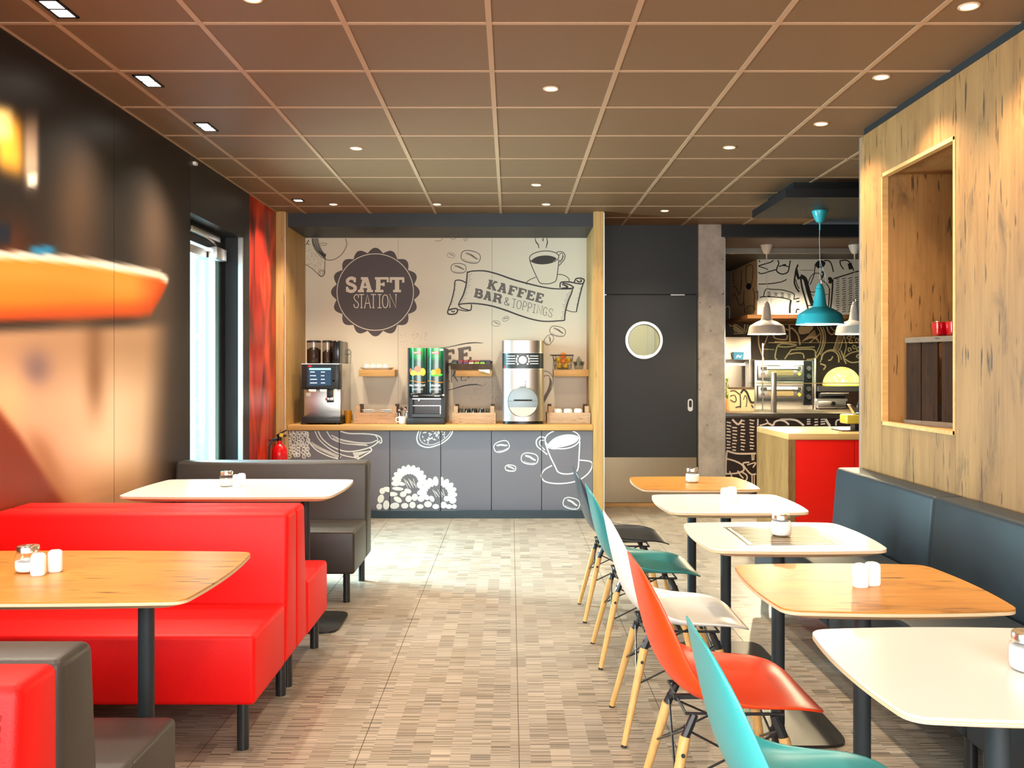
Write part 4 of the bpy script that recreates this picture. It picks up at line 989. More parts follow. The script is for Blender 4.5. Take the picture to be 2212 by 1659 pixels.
# sprinkled biscuit
mark('biscuit_drawing')
cd.line([(970,212),(958,260),(975,300),(1030,318),(1100,300),(1150,270),(1180,235),(1190,208)], 8); cd.line([(985,212),(975,255),(1000,292),(1060,300),(1130,268),(1168,230),(1176,210)], 4)
for i in range(46):
    x = rnd.uniform(995, 1160); y = rnd.uniform(212, 285)
    if y > 300 - (x - 1000) * 0.4: continue
    a = rnd.uniform(0, 3); cd.line([(x, y), (x + 16*math.cos(a), y + 12*math.sin(a))], 6, sm=False)
# raspberries: plump white drupelets with gaps
mark('raspberry_drawing')
def drup(cx, cy, rx, ry, ro): cd.fill(cd.ell(cx, cy, rx, ry, ro, 18))
for ring, (cx, cy, R1, R2, n0) in enumerate(((910, 545, 86, 84, 11), (1090, 620, 98, 84, 12))):
    for i in range(n0):
        t = math.pi * (0.02 + 1.0 * i / (n0 - 1)) if ring == 0 else math.pi * (-0.12 + 1.2 * i / (n0 - 1))
        drup(cx + R1*math.cos(t), cy - R2*math.sin(t), 31, 18, -math.degrees(t))
rows = [(770, 590, 38, 20, 10), (735, 600, 22, 24, 0), (835, 585, 44, 14, 5), (850, 552, 40, 15, 10), (725, 650, 24, 34, 20), (715, 700, 22, 24, 0), (760, 690, 24, 36, 5), (800, 620, 40, 17, 0), (835, 655, 34, 20, 30), (815, 695, 36, 24, -10), (870, 620, 26, 22, -20), (900, 600, 28, 18, 20), (905, 650, 24, 26, 30), (880, 695, 28, 22, 0), (930, 690, 24, 26, 0), (945, 640, 24, 28, 10), (985, 605, 34, 20, -30), (975, 560, 22, 26, 0), (985, 650, 26, 24, 0), (1020, 640, 26, 20, 40), (1030, 685, 30, 24, 0), (980, 700, 26, 18, 0), (1055, 650, 26, 18, 60), (1080, 700, 26, 20, 0), (1130, 690, 26, 26, 0), (1165, 700, 26, 18, 0), (1190, 660, 28, 26, -30), (1150, 650, 22, 22, 0), (1200, 700, 18, 18, 0)]
for q in rows: drup(q[0], q[1], q[2] * 0.84, q[3] * 0.84, q[4])
for k in range(7): cd.line([(875 + k*10, 520 + (k % 3)*8), (900 + k*9, 580 - (k % 2)*14)], 3, sm=False); cd.line([(1060 + k*11, 590 + (k % 3)*8), (1085 + k*9, 640 - (k % 2)*12)], 3, sm=False)
# beans and cup
for q in ((1505, 312, 50, 34, -18), (1686, 391, 54, 36, 8), (1563, 452, 34, 20, 6), (1956, 680, 54, 36, 14)): mark('coffee_bean_drawing'); cd.bean(*q, 6)
mark('cup_drawing')
cd.line(cd.ell(1898, 265, 112, 62, -3, 36), 8, True)
cd.line([(1786,285),(1812,360),(1850,440),(1872,478),(1920,490),(1975,482),(1998,455),(2005,380),(2010,280)], 8)
cd.line([(1790,258),(1755,250),(1730,275),(1735,310),(1765,335),(1800,365)], 8); cd.line([(1780,272),(1755,275),(1752,300),(1785,335)], 6)
cd.line([(1830,435),(1780,465),(1762,505),(1790,540),(1880,552),(1990,535),(2060,490),(2090,440),(2080,410),(2010,400)], 8); cd.line([(1800,318),(1840,328),(1868,325)], 6)
cd.fill([(1800,310),(1840,262),(1900,238),(1960,235),(2003,252),(1985,285),(1930,308),(1860,320)], True)
edges = [622, 733, 842, 952, 1061.5, 1170, 1280]
names = ['grey cabinet with printed berries, leftmost under the coffee counter', 'grey cabinet with a printed banana tip, second from the left', 'grey cabinet with the left part of the printed raspberries',
         'grey cabinet with the right part of the printed raspberries', 'grey cabinet with three printed coffee beans', 'grey cabinet with a printed cup and saucer, rightmost under the counter']
for i in range(6):
    x0, x1 = X(edges[i], FY) + (0.0 if i else -0.012), X(edges[i+1], FY)
    if i == 5: x1 += 0.003
    t = thing('base_cabinet', names[i], 'cabinet', ((x0 + x1)/2, FY, 0), 0, 'printed cabinets under the coffee counter')
    ox, oy = (x0 + x1)/2, FY
    part('body', MB().box(x0 - ox, x1 - ox, 0.02, YB - 0.03 - oy, 0.07, CT - 0.052), M['black'], t)
    dr = part('door', MB().box(x0 - ox + 0.0035, x1 - ox - 0.0035, 0.0, 0.018, Z(1102, FY), Z(931, FY)), M['cabgrey'], t)
    px0, px1 = edges[i] - (4 if i == 0 else 0), edges[i+1]
    for (nm, k0), (_, k1) in zip(motif, motif[1:] + [('', len(cd.polys))]):
        sel = [p for p in cd.polys[k0:k1] if px0 <= sum(q[0] for q in p)/len(p) < px1 and 931 < sum(q[1] for q in p)/len(p) < 1102]
        sel = [[(min(max(q[0], px0 + .6), px1 - .6), min(max(q[1], 931.3), 1101.7)) for q in p] for p in sel]
        if sel:
            mb = MB()
            for k, p in enumerate(sel): mb.face([(X(a, FY) - ox, -0.001 - 1.2e-5 * (k % 60), Z(b, FY)) for a, b in p])
            tag(part(nm, mb, M['whiteink'], dr), kind='stuff')
# ------------------------------------------------------------------ things on the coffee counter
ORG = (0, 0, 0)
def begin(name, label, cat, loc, group=None):
    global ORG
    ORG = loc; return thing(name, label, cat, loc, 0, group)
def wp(name, mb, mat, parent, **k):
    mb.v = [(a - ORG[0], b - ORG[1], c - ORG[2]) for a, b, c in mb.v]; return part(name, mb, mat, parent, **k)
def pbox(px0, px1, py0, py1, Yf, Yb, Ym=None):
    """box whose front face at depth Yf covers the pixel rectangle"""
    return MB().box(X(px0, Yf), X(px1, Yf), Yf, Yb, Z(py1, Yf), Z(py0, Yf))
M['gloss_black'] = plain('gloss_black', rgb(16, 18, 20), 0.18, vary=0.02)
M['satin_black'] = plain('satin_black', rgb(26, 28, 32), 0.4)
M['bean'] = plain('roasted_beans', rgb(46, 24, 14), 0.5, vary=0.6, scale=160, bump=0.6, bscale=120)
M['smoke'] = thin_glass('smoked_clear_plastic', (0.72, 0.68, 0.64, 1), 0.06)
M['warmled'] = emit('warm_led', (1.0, 0.85, 0.35, 1), 4)
M['redlogo'] = plain('red_logo', rgb(212, 34, 28), 0.4)
M['label_w'] = plain('white_label', rgb(238, 238, 236), 0.5)

# coffee machine
ORG_ = (X(694, 8.6), 8.72, CT)
t = begin('coffee_machine', 'tall coffee machine with touch screen and two bean hoppers', 'coffee machine', ORG_)
def kz(x, y): return (640 + x * 160 / 1327, 720 + y * 160 / 1327)
def kb(x0, x1, y0, y1, Yf, Yb): a, b = kz(x0, y0), kz(x1, y1); return pbox(a[0], b[0], a[1], b[1], Yf, Yb)
bx_ = kb(140, 795, 1000, 1505, 8.52, 9.03); wp('body', bx_, M['steel'], t, bevel=0.004)
mb = kb(85, 800, 1505, 1600, 8.40, 9.03); z0 = CT + 0.012
wp('drip_tray', MB().box(X(650.5, 8.40), X(736, 8.40), 8.40, 9.03, z0, Z(900.5, 8.40)), M['satin_black'], t, bevel=0.006)
for fx in (654, 730): wp('foot', MB().cyl((X(fx, 8.5), 8.46, CT), (X(fx, 8.5), 8.46, z0 + 0.001), 0.012, n=10).cyl((X(fx, 8.5), 8.98, CT), (X(fx, 8.5), 8.98, z0 + 0.001), 0.012, n=10), M['satin_black'], t)
wp('housing', MB().box(X(656, 8.52), X(735.9, 8.52), 8.60, 9.03, Z(842, 8.52), Z(786.5, 8.5)), M['steel'], t)
hd = wp('head', kb(95, 765, 558, 1000, 8.44, 8.60), M['satin_black'], t, bevel=0.006)
wp('top_lid', MB().box(X(651, 8.44), X(733, 8.44), 8.44, 9.03, Z(787, 8.44), Z(785.2, 8.44)), M['alu'], t)
sc_ = wp('screen_bezel', kb(190, 700, 562, 960, 8.436, 8.45), M['gloss_black'], hd)
scr = emit('screen_blue', rgb(20, 56, 84), 0.45)
s1 = wp('screen', kb(222, 622, 618, 932, 8.432, 8.44), scr, hd)
wp('screen_bar', kb(232, 618, 625, 655, 8.430, 8.433), emit('screen_cyan', rgb(120, 200, 215), 1.6), hd)
mb = MB()
for r_, (y, l1, l2) in enumerate(((693, 80, 66), (759, 100, 56), (825, 118, 62), (890, 122, 70))):
    for x0, l in ((250, l1), (445, l2)):
        a = kb(x0, x0 + 10, y - 7, y + 7, 8.430, 8.433); n = len(mb.v); mb.v += a.v; mb.f += [tuple(i + n for i in f) for f in a.f]
        a = kb(x0 + 18, x0 + l, y - 5, y + 5, 8.430, 8.433); n = len(mb.v); mb.v += a.v; mb.f += [tuple(i + n for i in f) for f in a.f]
tag(wp('menu_text', mb, emit('screen_white', (0.9, 0.95, 1, 1), 1.2), hd), kind='stuff')
wp('logo', kb(215, 270, 575, 605, 8.433, 8.437), M['redlogo'], hd)
a = kz(668, 850); wp('key_symbol', MB().lathe([(0.0005, -0.004), (0.011, -0.004), (0.011, 0)], 4, (X(a[0], 8.44), 8.44, Z(a[1], 8.44)), 'y'), M['label_w'], hd)
wp('spout', kb(545, 655, 1000, 1150, 8.45, 8.55), M['satin_black'], t, bevel=0.004)
wp('spout_clip', kb(520, 665, 1150, 1205, 8.43, 8.54), M['chrome'], t, bevel=0.004)
wp('spout_nozzle', kb(545, 655, 1205, 1240, 8.45, 8.53), M['satin_black'], t, bevel=0.004)
wp('led_strip', kb(690, 722, 1005, 1200, 8.512, 8.522), M['warmled'], t)
for x0 in (225, 425): wp('led', kb(x0, x0 + 115, 1008, 1030, 8.508, 8.522), M['warmled'], t)
wp('sticker', kb(175, 258, 1065, 1125, 8.517, 8.521), M['label_w'], t)
zb, zt = Z(786, 8.5), Z(735.5, 8.5)
for cx, w_, m_ in ((678, 15.0, 0.66), (707.5, 11.0, 0.55)):
    cxx = X(cx, 8.62); r_ = w_ * 8.62 / F; 
    hp = wp('bean_hopper', MB().lathe([(r_ * 0.9, zb), (r_, zb + 0.02), (r_, zt - 0.012)], 24, (cxx, 8.62, 0)), M['smoke'], t, smooth=True)
    wp('beans', MB().lathe([(0.0005, zb + 0.002), (r_ * 0.88, zb + 0.002), (r_ * 0.97, zb + 0.022), (r_ * 0.97, zb + (zt - zb) * m_ - 0.01), (r_ * 0.5, zb + (zt - zb) * m_ + 0.01), (0.0005, zb + (zt - zb) * m_ + 0.014)], 24, (cxx, 8.62, 0)), M['bean'], hp, smooth=True)
    wp('hopper_lid', MB().lathe([(0.0005, zt + 0.006), (r_ * 0.8, zt + 0.004), (r_ * 1.04, zt - 0.002), (r_ * 1.04, zt - 0.014)], 24, (cxx, 8.62, 0)), M['satin_black'], hp, smooth=True)
wp('powder_canister', MB().box(X(719, 8.55), X(733.5, 8.55), 8.55, 8.95, zb, zt), M['gloss_black'], t, bevel=0.008)
wp('rear_box', MB().box(X(719, 8.6) - 0.05, X(734.5, 8.6), 8.70, 9.0, zb, zt - 0.004), plain('grey_box', rgb(96, 86, 76), 0.5), t)

# amber tumbler, mug with spoons
t = begin('amber_tumbler', 'amber ribbed glass tumbler beside the coffee machine', 'glass', (X(752, 8.6), 8.6, CT))
mb = MB(); prof = [(0.0005, 0.002), (0.026, 0.002), (0.028, 0.02), (0.034, 0.08), (0.036, 0.122), (0.033, 0.122), (0.030, 0.08), (0.024, 0.025), (0.0005, 0.02)]
rings = [[(r * (1 + 0.04 * (k % 2)) * math.cos(2*math.pi*k/24), r * (1 + 0.04 * (k % 2)) * math.sin(2*math.pi*k/24), z_) for k in range(24)] for r, z_ in prof]
am, n_, p_ = new_mat('amber_glass'); setp(p_, 0.08, 0, 0.6); p_.inputs['Base Color'].default_value = rgb(238, 168, 30); p_.inputs['Transmission Weight'].default_value = 0.6
part('glass_body', MB().loft(rings, caps=False), am, t, smooth=True)
def mug(label, loc, s=1.0, rz=0.0, group=None, cat='cup', name='espresso_cup'):
    t = thing(name, label, cat, loc, rz, group)
    part('bowl', MB().lathe([(0.0005, 0.0), (0.022*s, 0.0), (0.029*s, 0.006*s), (0.033*s, 0.03*s), (0.034*s, 0.062*s), (0.0315*s, 0.062*s), (0.030*s, 0.03*s), (0.0005, 0.008*s)], 20), M['white'], t, smooth=True)
    part('handle', MB().tube([(-0.032*s, 0, 0.052*s), (-0.05*s, 0, 0.05*s), (-0.055*s, 0, 0.033*s), (-0.046*s, 0, 0.018*s), (-0.031*s, 0, 0.015*s)], 0.0045*s, 8), M['white'], t, smooth=True)
    return t
ml = (X(869.5, 8.5), 8.50, CT); mug('white mug holding coffee spoons on the counter', ml, 1.18, 0, None, 'mug', 'spoon_mug')
for i in range(7):
    a = 2 * math.pi * i / 7; b = 0.2 + 0.13 * ((i * 7) % 5) / 5
    tp = Vector((0.042 * math.cos(a), 0.042 * math.sin(a), 0.11 + 0.05 * ((i * 3) % 4) / 4)); bt = Vector((0.016 * math.cos(a), 0.016 * math.sin(a), 0.016))
    sp = part('coffee_spoon', MB().cyl(bt, tp, 0.0022, n=6).lathe([(0.001, -0.014), (0.009, -0.006), (0.011, 0.004), (0.006, 0.014), (0.001, 0.017)], 8, tuple(tp)), M['legblk'] if i % 3 else M['chrome'], loc=ml)
    tag(sp, '%s coffee spoon standing in the white mug, number %s clockwise from the right' % ('black' if i % 3 else 'shiny', ['one','two','three','four','five','six','seven'][i]), 'spoon', 'spoons in the white mug')

# wooden crates
M['crate'] = wood('raw_crate_wood', rgb(206, 172, 138), rgb(170, 134, 102), rgb(104, 74, 52), 'x', 1.6, 0.7, 0.5, cracks=0.6)
M['crate_d'] = wood('dark_crate_wood', rgb(92, 72, 58), rgb(62, 46, 36), rgb(34, 24, 18), 'z', 1.6, 0.7, 0.5, cracks=0.5)
def crate(label, cx, group='small wooden crates on the coffee counter'):
    w_, dp, h = 0.205, 0.13, 0.105
    t = thing('wooden_crate', label, 'crate', (cx, 8.66, CT), 0, group)
    part('front_board', MB().box(-w_, w_, -dp, -dp + 0.012, 0.012, h), M['crate'], t, bevel=0.001, seg=1)
    part('back_board', MB().box(-w_, w_, dp - 0.012, dp, 0.012, h), M['crate'], t, bevel=0.001, seg=1)
    for sx in (-1, 1):
        part('side_board', MB().box(min(sx*w_, sx*(w_-0.014)), max(sx*w_, sx*(w_-0.014)), -dp + 0.013, dp - 0.013, 0.012, h), M['crate'], t)
        for sy in (-1, 1):
            x0, x1 = sorted((sx*(w_ - 0.0145), sx*(w_ - 0.052))); y0, y1 = sorted((sy*(dp - 0.0125), sy*(dp - 0.04)))
            part('corner_post', MB().box(x0, x1, y0, y1, 0.012, 0.165 if sy < 0 else 0.178), M['crate'] if sy < 0 else M['crate_d'], t)
        for k in range(3):
            part('nail', MB().cyl((sx*(w_ - 0.02), -dp - 0.001, 0.03 + k*0.028), (sx*(w_ - 0.02), -dp + 0.002, 0.03 + k*0.028), 0.0035, n=6), M['crate_d'], t)
    part('base', MB().box(-w_, w_, -dp, dp, 0.003, 0.012), M['crate'], t)
    for k in range(4): part('foot_block', MB().box(-w_ + 0.03 + k*0.108, -w_ + 0.055 + k*0.108, -dp, dp, 0, 0.003), M['crate_d'], t)
    return t
C1, C2, C3 = X(812, 8.53), X(1024, 8.53), X(1228.5, 8.53)
crate('left wooden crate, filled with white saucers', C1); crate('middle wooden crate, filled with upturned glasses', C2); crate('right wooden crate, filled with white bowls', C3)
def saucer(label, loc, rz, group):
    o = part('saucer', MB().lathe([(0.0005, 0.004), (0.03, 0.0), (0.034, 0.003), (0.062, 0.013), (0.063, 0.016), (0.034, 0.007), (0.0005, 0.007)], 20), M['white'], smooth=True, loc=loc)
    return tag(o, label, 'saucer', group)
for i in range(2):
    for j in range(7):
        saucer('%s white saucer of the %s stack in the left crate' % (['lowest', 'second lowest', 'third lowest', 'middle', 'third highest', 'second highest', 'topmost'][j], ['left', 'right'][i]), (C1 - 0.088 + i*0.175 - (0.0), 8.66 - 0.02 + 0.03 * (j % 2), CT + 0.013 + j * 0.0165), 0, 'white saucers in the left crate')
def glass_(loc, lb):
    o = part('drinking_glass', MB().lathe([(0.0005, 0.122), (0.024, 0.122), (0.026, 0.118), (0.030, 0.0), (0.0315, 0.0), (0.0275, 0.122), (0.024, 0.127), (0.0005, 0.127)], 16), M['smokeg'], smooth=True, loc=loc)
    tag(o, lb, 'glass', 'upturned glasses in the middle crate')
M['smokeg'] = thin_glass('grey_glass', (0.75, 0.78, 0.76, 1), 0.14, 0.05)
for i in range(5):
    for j in range(3):
        if i in (0, 4) and j != 1: continue
        glass_((C2 - 0.132 + i * 0.066, 8.66 - 0.068 + j * 0.068, CT + 0.0125), 'upturned glass in the middle crate, %s row, %s column' % (['front', 'middle', 'rear'][j], ['leftmost', 'second', 'centre', 'fourth', 'rightmost'][i]))
for i in range(3):
    for j in range(2):
        o = part('white_bowl', MB().lathe([(0.0005, 0.124), (0.030, 0.124), (0.035, 0.120), (0.040, 0.104), (0.046, 0.03), (0.047, 0.0), (0.044, 0.0), (0.042, 0.03), (0.036, 0.10), (0.0005, 0.115)], 20), M['white'], smooth=True, loc=(C3 - 0.098 + i * 0.098, 8.66 - 0.05 + j * 0.1, CT + 0.0125))
        tag(o, 'upturned white bowl in the right crate, %s row, %s' % (['front', 'rear'][j], ['left', 'centre', 'right'][i]), 'bowl', 'white bowls in the right crate')

# juice dispenser
YJ = 8.50
def jz(x, y): return (860 + x * 220 / 2028, 740 + y * 220 / 2028)
def jb(x0, x1, y0, y1, Yf, Yb): a, b = jz(x0, y0), jz(x1, y1); return pbox(a[0], b[0], a[1], b[1], Yf, Yb)
t = begin('juice_dispenser', 'black juice dispenser with green backlit fruit panels', 'drink dispenser', (X(921, YJ), 8.7, CT))
x0, x1 = X(880.8, YJ), X(961.3, YJ)
wp('cabinet', MB().box(x0, x1, 8.60, 8.98, CT + 0.03, Z(751.5, YJ)), M['satin_black'], t, bevel=0.004)
wp('side_frame', MB().box(x0, x0 + 0.016, YJ, 8.60, CT + 0.03, Z(751.5, YJ)), M['satin_black'], t); wp('side_frame', MB().box(x1 - 0.016, x1, YJ, 8.60, CT + 0.03, Z(751.5, YJ)), M['satin_black'], t)
wp('base', MB().box(x0 - 0.004, x1 + 0.004, 8.42, 8.98, CT, Z(903, 8.45)), M['satin_black'], t, bevel=0.006)
wp('middle_band', jb(232, 905, 1010, 1100, YJ - 0.012, 8.60), M['gloss_black'], t, bevel=0.008)
def juice_print():
    m, n, p = new_mat('green_fruit_backlight'); setp(p, 0.15, 0, 0.6, 0.4); N = n.nodes.new; L = n.links.new
    tc = N('ShaderNodeTexCoord'); s = N('ShaderNodeSeparateXYZ'); L(tc.outputs['Generated'], s.inputs[0])
    nz = N('ShaderNodeTexNoise'); nz.inputs['Scale'].default_value = 3.2; nz.inputs['Detail'].default_value = 1; L(tc.outputs['Generated'], nz.inputs['Vector'])
    a = N('ShaderNodeMath'); a.operation = 'MULTIPLY_ADD'; a.inputs[1].default_value = 0.45; L(nz.outputs['Fac'], a.inputs[0]); 
    b = N('ShaderNodeMath'); b.operation = 'MULTIPLY_ADD'; b.inputs[1].default_value = 0.8; b.inputs[2].default_value = -0.22; L(s.outputs[2], b.inputs[0]); L(b.outputs[0], a.inputs[2])
    r = N('ShaderNodeValToRGB'); cr = r.color_ramp; cr.elements[0].position = 0.05; cr.elements[0].color = rgb(24, 34, 32); cr.elements[1].position = 0.98; cr.elements[1].color = rgb(120, 226, 120)
    for q, c in ((0.35, rgb(26, 54, 46)), (0.6, rgb(16, 66, 46)), (0.8, rgb(26, 128, 60))): e = cr.elements.new(q); e.color = c
    L(a.outputs[0], r.inputs[0]); L(r.outputs[0], p.inputs['Base Color']); L(r.outputs[0], p.inputs['Emission Color']); p.inputs['Emission Strength'].default_value = 0.75
    return m
M['juice'] = juice_print()
def bulge(px, c, hw): u = max(-1, min(1, (px - c) / hw)); return 0.035 * math.sqrt(max(0.0, 1 - u*u*0.96))
yp0, yp1 = jz(0, 108)[1], jz(0, 1006)[1]
fruit = [('yellow_fruit', rgb(248, 196, 72)), ('pink_fruit', rgb(240, 120, 96)), ('orange_fruit', rgb(248, 128, 22)), ('leaf_green', rgb(70, 176, 60)), ('logo_red', rgb(222, 52, 44)), ('text_white', rgb(236, 240, 236))]
FM = {k: emit(k + '_print', c, 0.55) for k, c in fruit}
for (xa, xb) in ((222, 548), (575, 908)):
    a, b = jz(xa, 0)[0], jz(xb, 0)[0]; c_, hw = (a + b) / 2, (b - a) / 2
    mb = MB().grid(lambda u, v: (X(a + (b - a) * u, YJ), YJ + 0.03 - bulge(a + (b - a) * u, c_, hw), Z(yp1 + (yp0 - yp1) * v, YJ)), 20, 2)
    pn = wp('backlit_panel', mb, M['juice'], t, smooth=True)
    def jp(e): return lambda px, py: (X(px, YJ) - ORG[0], YJ + 0.03 - bulge(px, c_, hw) - e - ORG[1], Z(py, YJ) - ORG[2])
    def jd(nm, mat, e, fn):
        d = Draw(jp(e), (860, 740), 220 / 2028); fn(d); d.build(nm, FM[mat], pn)
    def disc(cx, cy, rx, ry=None, ro=0):
        ry = ry or rx
        def fn(d):
            for k in range(10):   # strips so the print follows the curved panel
                u0, u1 = -1 + 2*k/10, -1 + 2*(k+1)/10
                d.polys.append([d.c((cx + rx*u0, cy + ry*math.sqrt(1-u0*u0))), d.c((cx + rx*u1, cy + ry*math.sqrt(1-u1*u1))), d.c((cx + rx*u1, cy - ry*math.sqrt(1-u1*u1))), d.c((cx + rx*u0, cy - ry*math.sqrt(1-u0*u0)))])
        return fn
    if xa < 400:
        jd('lemon_print', 'yellow_fruit', 0.001, disc(300, 605, 68, 52)); jd('lemon_print', 'yellow_fruit', 0.0012, disc(490, 585, 55, 75)); jd('banana_print', 'yellow_fruit', 0.0014, disc(385, 612, 95, 36)); jd('peach_print', 'pink_fruit', 0.0016, disc(390, 530, 72, 64)); jd('apple_print', 'pink_fruit', 0.001, disc(245, 555, 24, 44))
    else:
        jd('orange_slice_print', 'yellow_fruit', 0.001, disc(700, 592, 48, 52)); jd('orange_print', 'orange_fruit', 0.0012, disc(795, 575, 55, 68)); jd('leaf_print', 'leaf_green', 0.0008, disc(760, 640, 130, 34))
    m_ = (xa + xb) / 2
    jd('logo', 'logo_red', 0.002, lambda d: [d.fill([(m_ - 85 + 17*k, 182), (m_ - 85 + 17*(k+1), 182), (m_ - 85 + 17*(k+1), 226), (m_ - 85 + 17*k, 226)]) for k in range(10)])
    jd('logo_text', 'text_white', 0.003, lambda d: [d.fill([(m_ - 66 + 22*k, 192), (m_ - 50 + 22*k, 192), (m_ - 50 + 22*k, 214), (m_ - 66 + 22*k, 214)]) for k in range(6)])
    jd('wave_line', 'orange_fruit', 0.002, lambda d: d.line([(xa + 12, 765), (xa + 70, 762), (m_ + 10, 785), (xb - 60, 795), (xb - 12, 790)], 10))
    # flavour names
    txt = bpy.data.curves.new('flavour', 'FONT'); txt.body = 'MULTIFRUCHT' if xa < 400 else 'ORANGE'; txt.size = 0.026; txt.align_x = 'CENTER'; txt.extrude = 0.0004
    to = bpy.data.objects.new('flavour_text_tmp', txt); COL.objects.link(to); bpy.context.view_layer.update()
    me = bpy.data.meshes.new_from_object(to.evaluated_get(bpy.context.evaluated_depsgraph_get())); bpy.data.objects.remove(to); 
    q = jz(m_, 872); lo = link('flavour_text', me, FM['text_white'], pn, loc=(X(q[0], YJ) - ORG[0], YJ - 0.009 - ORG[1], Z(q[1], YJ) - ORG[2]), rot=(R(90), 0, 0)); lo.scale = (0.86 if xa < 400 else 0.9, 1, 1)
    jd('small_print', 'text_white', 0.002, lambda d: [d.line([(m_ - 110 + 22*k, yy), (m_ - 110 + 22*(k+1), yy)], 4, sm=False) for yy in (918, 940) for k in range(10)])
wp('recess_back', jb(232, 905, 1100, 1500, 8.585, 8.60), M['gloss_black'], t)
wp('recess_frame', jb(232, 290, 1100, 1500, YJ, 8.60), M['satin_black'], t); wp('recess_frame', jb(850, 905, 1100, 1500, YJ, 8.60), M['satin_black'], t)
wp('chrome_rail', jb(285, 850, 1115, 1128, YJ - 0.004, YJ + 0.01), M['chrome'], t); wp('tap', jb(398, 425, 1115, 1160, YJ - 0.012, YJ), M['chrome'], t)
wp('grille_edge', jb(290, 850, 1252, 1262, YJ, YJ + 0.01), M['chrome'], t); wp('grille_edge', jb(835, 848, 1255, 1440, YJ, YJ + 0.01), M['chrome'], t)
wp('lip', jb(290, 850, 1425, 1480, YJ, YJ + 0.02), plain('dark_grey_lip', rgb(66, 70, 76), 0.35), t)
a = jz(902, 1045); wp('lock', MB().lathe([(0.0005, -0.016), (0.009, -0.016), (0.009, 0)], 16, (X(a[0], YJ), YJ, Z(a[1], YJ)), 'y'), M['label_w'], t)
for xq in (345, 775): wp('name_plate', jb(xq - 55, xq + 55, 1056, 1074, YJ - 0.014, YJ - 0.01), plain('pale_print', rgb(170, 172, 172), 0.4), t)
wp('corner_sticker', jb(822, 900, 125, 162, YJ - 0.004, YJ + 0.002), M['label_w'], t)

# steel hot drink dispenser with convex front
YS = 8.44
def sz(x, y): return (940 + x * 360 / 2212, 700 + y * 360 / 2212)
t = begin('steel_dispenser', 'tall brushed steel dispenser with round steel door and control band', 'drink dispenser', (X(1129.5, 8.6), 8.7, CT))
xa, xb = X(1084.5, 8.5), X(1174.5, 8.5); cm, hw = (xa + xb)/2, (xb - xa)/2
def front(x): u = (x - cm) / hw; return 8.53 - 0.09 * math.sqrt(max(0, 1 - 0.9*u*u))
def slab(z0, z1, off=0.0, inset=0.0, n=28):
    pts = [(cm - (hw - inset) + 2*(hw - inset)*i/n) for i in range(n + 1)]
    ring = lambda z_: [(x, front(x) - off, z_) for x in pts] + [(xb - inset, 8.98, z_), (xa + inset, 8.98, z_)]
    return MB().loft([ring(z0), ring(z1)])
zt = Z(735.5, YS); 
wp('casing', slab(CT + 0.028, zt), M['steelz'], t, smooth=True)
wp('foot_plate', slab(CT, CT + 0.028, -0.01, 0.012), M['gloss_black'], t)
def arcband(z0, z1, off, x0=None, x1=None, n=24, th=0.004):
    x0 = xa + 0.004 if x0 is None else x0; x1 = xb - 0.004 if x1 is None else x1
    r0 = [(x0 + (x1-x0)*i/n, front(x0 + (x1-x0)*i/n) - off, 0) for i in range(n+1)]
    ring = r0 + [(p[0], p[1] + th, 0) for p in reversed(r0)]
    return MB().loft([[(p[0], p[1], z0) for p in ring], [(p[0], p[1], z1) for p in ring]])
bnd = wp('control_band', arcband(Z(sz(0, 590)[1], YS), Z(sz(0, 385)[1], YS), 0.002), plain('dark_control_band', rgb(38, 46, 48), 0.3), t)
wp('band_edge', arcband(Z(sz(0, 602)[1], YS), Z(sz(0, 590)[1], YS), 0.004).__class__() if False else arcband(Z(sz(0, 600)[1], YS), Z(sz(0, 591)[1], YS), 0.003), M['alu'], t)
wp('band_edge', arcband(Z(sz(0, 385)[1], YS), Z(sz(0, 377)[1], YS), 0.003), M['alu'], t)
def at(x, y): q = sz(x, y); return X(q[0], YS), Z(q[1], YS)
kx, kz_ = at(1162, 478)
wp('dial', MB().lathe([(0.0005, -0.022), (0.036, -0.020), (0.040, -0.012), (0.040, 0.002)], 32, (kx, front(kx), kz_), 'y'), M['alu'], bnd, smooth=True)
for sgn in (-1, 1):
    for k in range(4):
        an = R(-38 + 25.3 * k); cx_, cz_ = kx + sgn * 0.058 * math.cos(an), kz_ + 0.058 * math.sin(an)
        wp('selector_key', MB().box(cx_ - 0.008, cx_ + 0.008, front(cx_) - 0.008, front(cx_), cz_ - 0.009, cz_ + 0.009), M['label_w'], bnd)
    for k in range(4):
        y = 424 + k * 34; l0, l1 = (948, 1060) if sgn < 0 else (1258, 1370)
        (p0, z_), (p1, _) = at(l0, y), at(l1, y)
        wp('menu_line', arcband(z_ - 0.0035, z_ + 0.0035, 0.0035, p0, p1, 6, 0.002), M['label_w'], bnd)
p0, z_ = at(918, 568); wp('logo', MB().box(p0 - 0.006, p0 + 0.01, front(p0) - 0.005, front(p0), z_ - 0.009, z_ + 0.007), M['redlogo'], bnd)
a0, z_ = at(1158, 665); wp('door_seam', MB().box(a0 - 0.001, a0 + 0.001, front(a0) - 0.001, front(a0) + 0.002, at(0, 745)[1], at(0, 602)[1]), M['satin_black'], t)
dx_, dz_ = at(1165, 1035); rr = 208 * 360 / 2212 * YS / F
wp('spout_block', MB().box(at(1112, 0)[0], at(1207, 0)[0], front(dx_) - 0.012, front(dx_) + 0.01, at(0, 835)[1], at(0, 745)[1]), M['alu'], t, bevel=0.004)
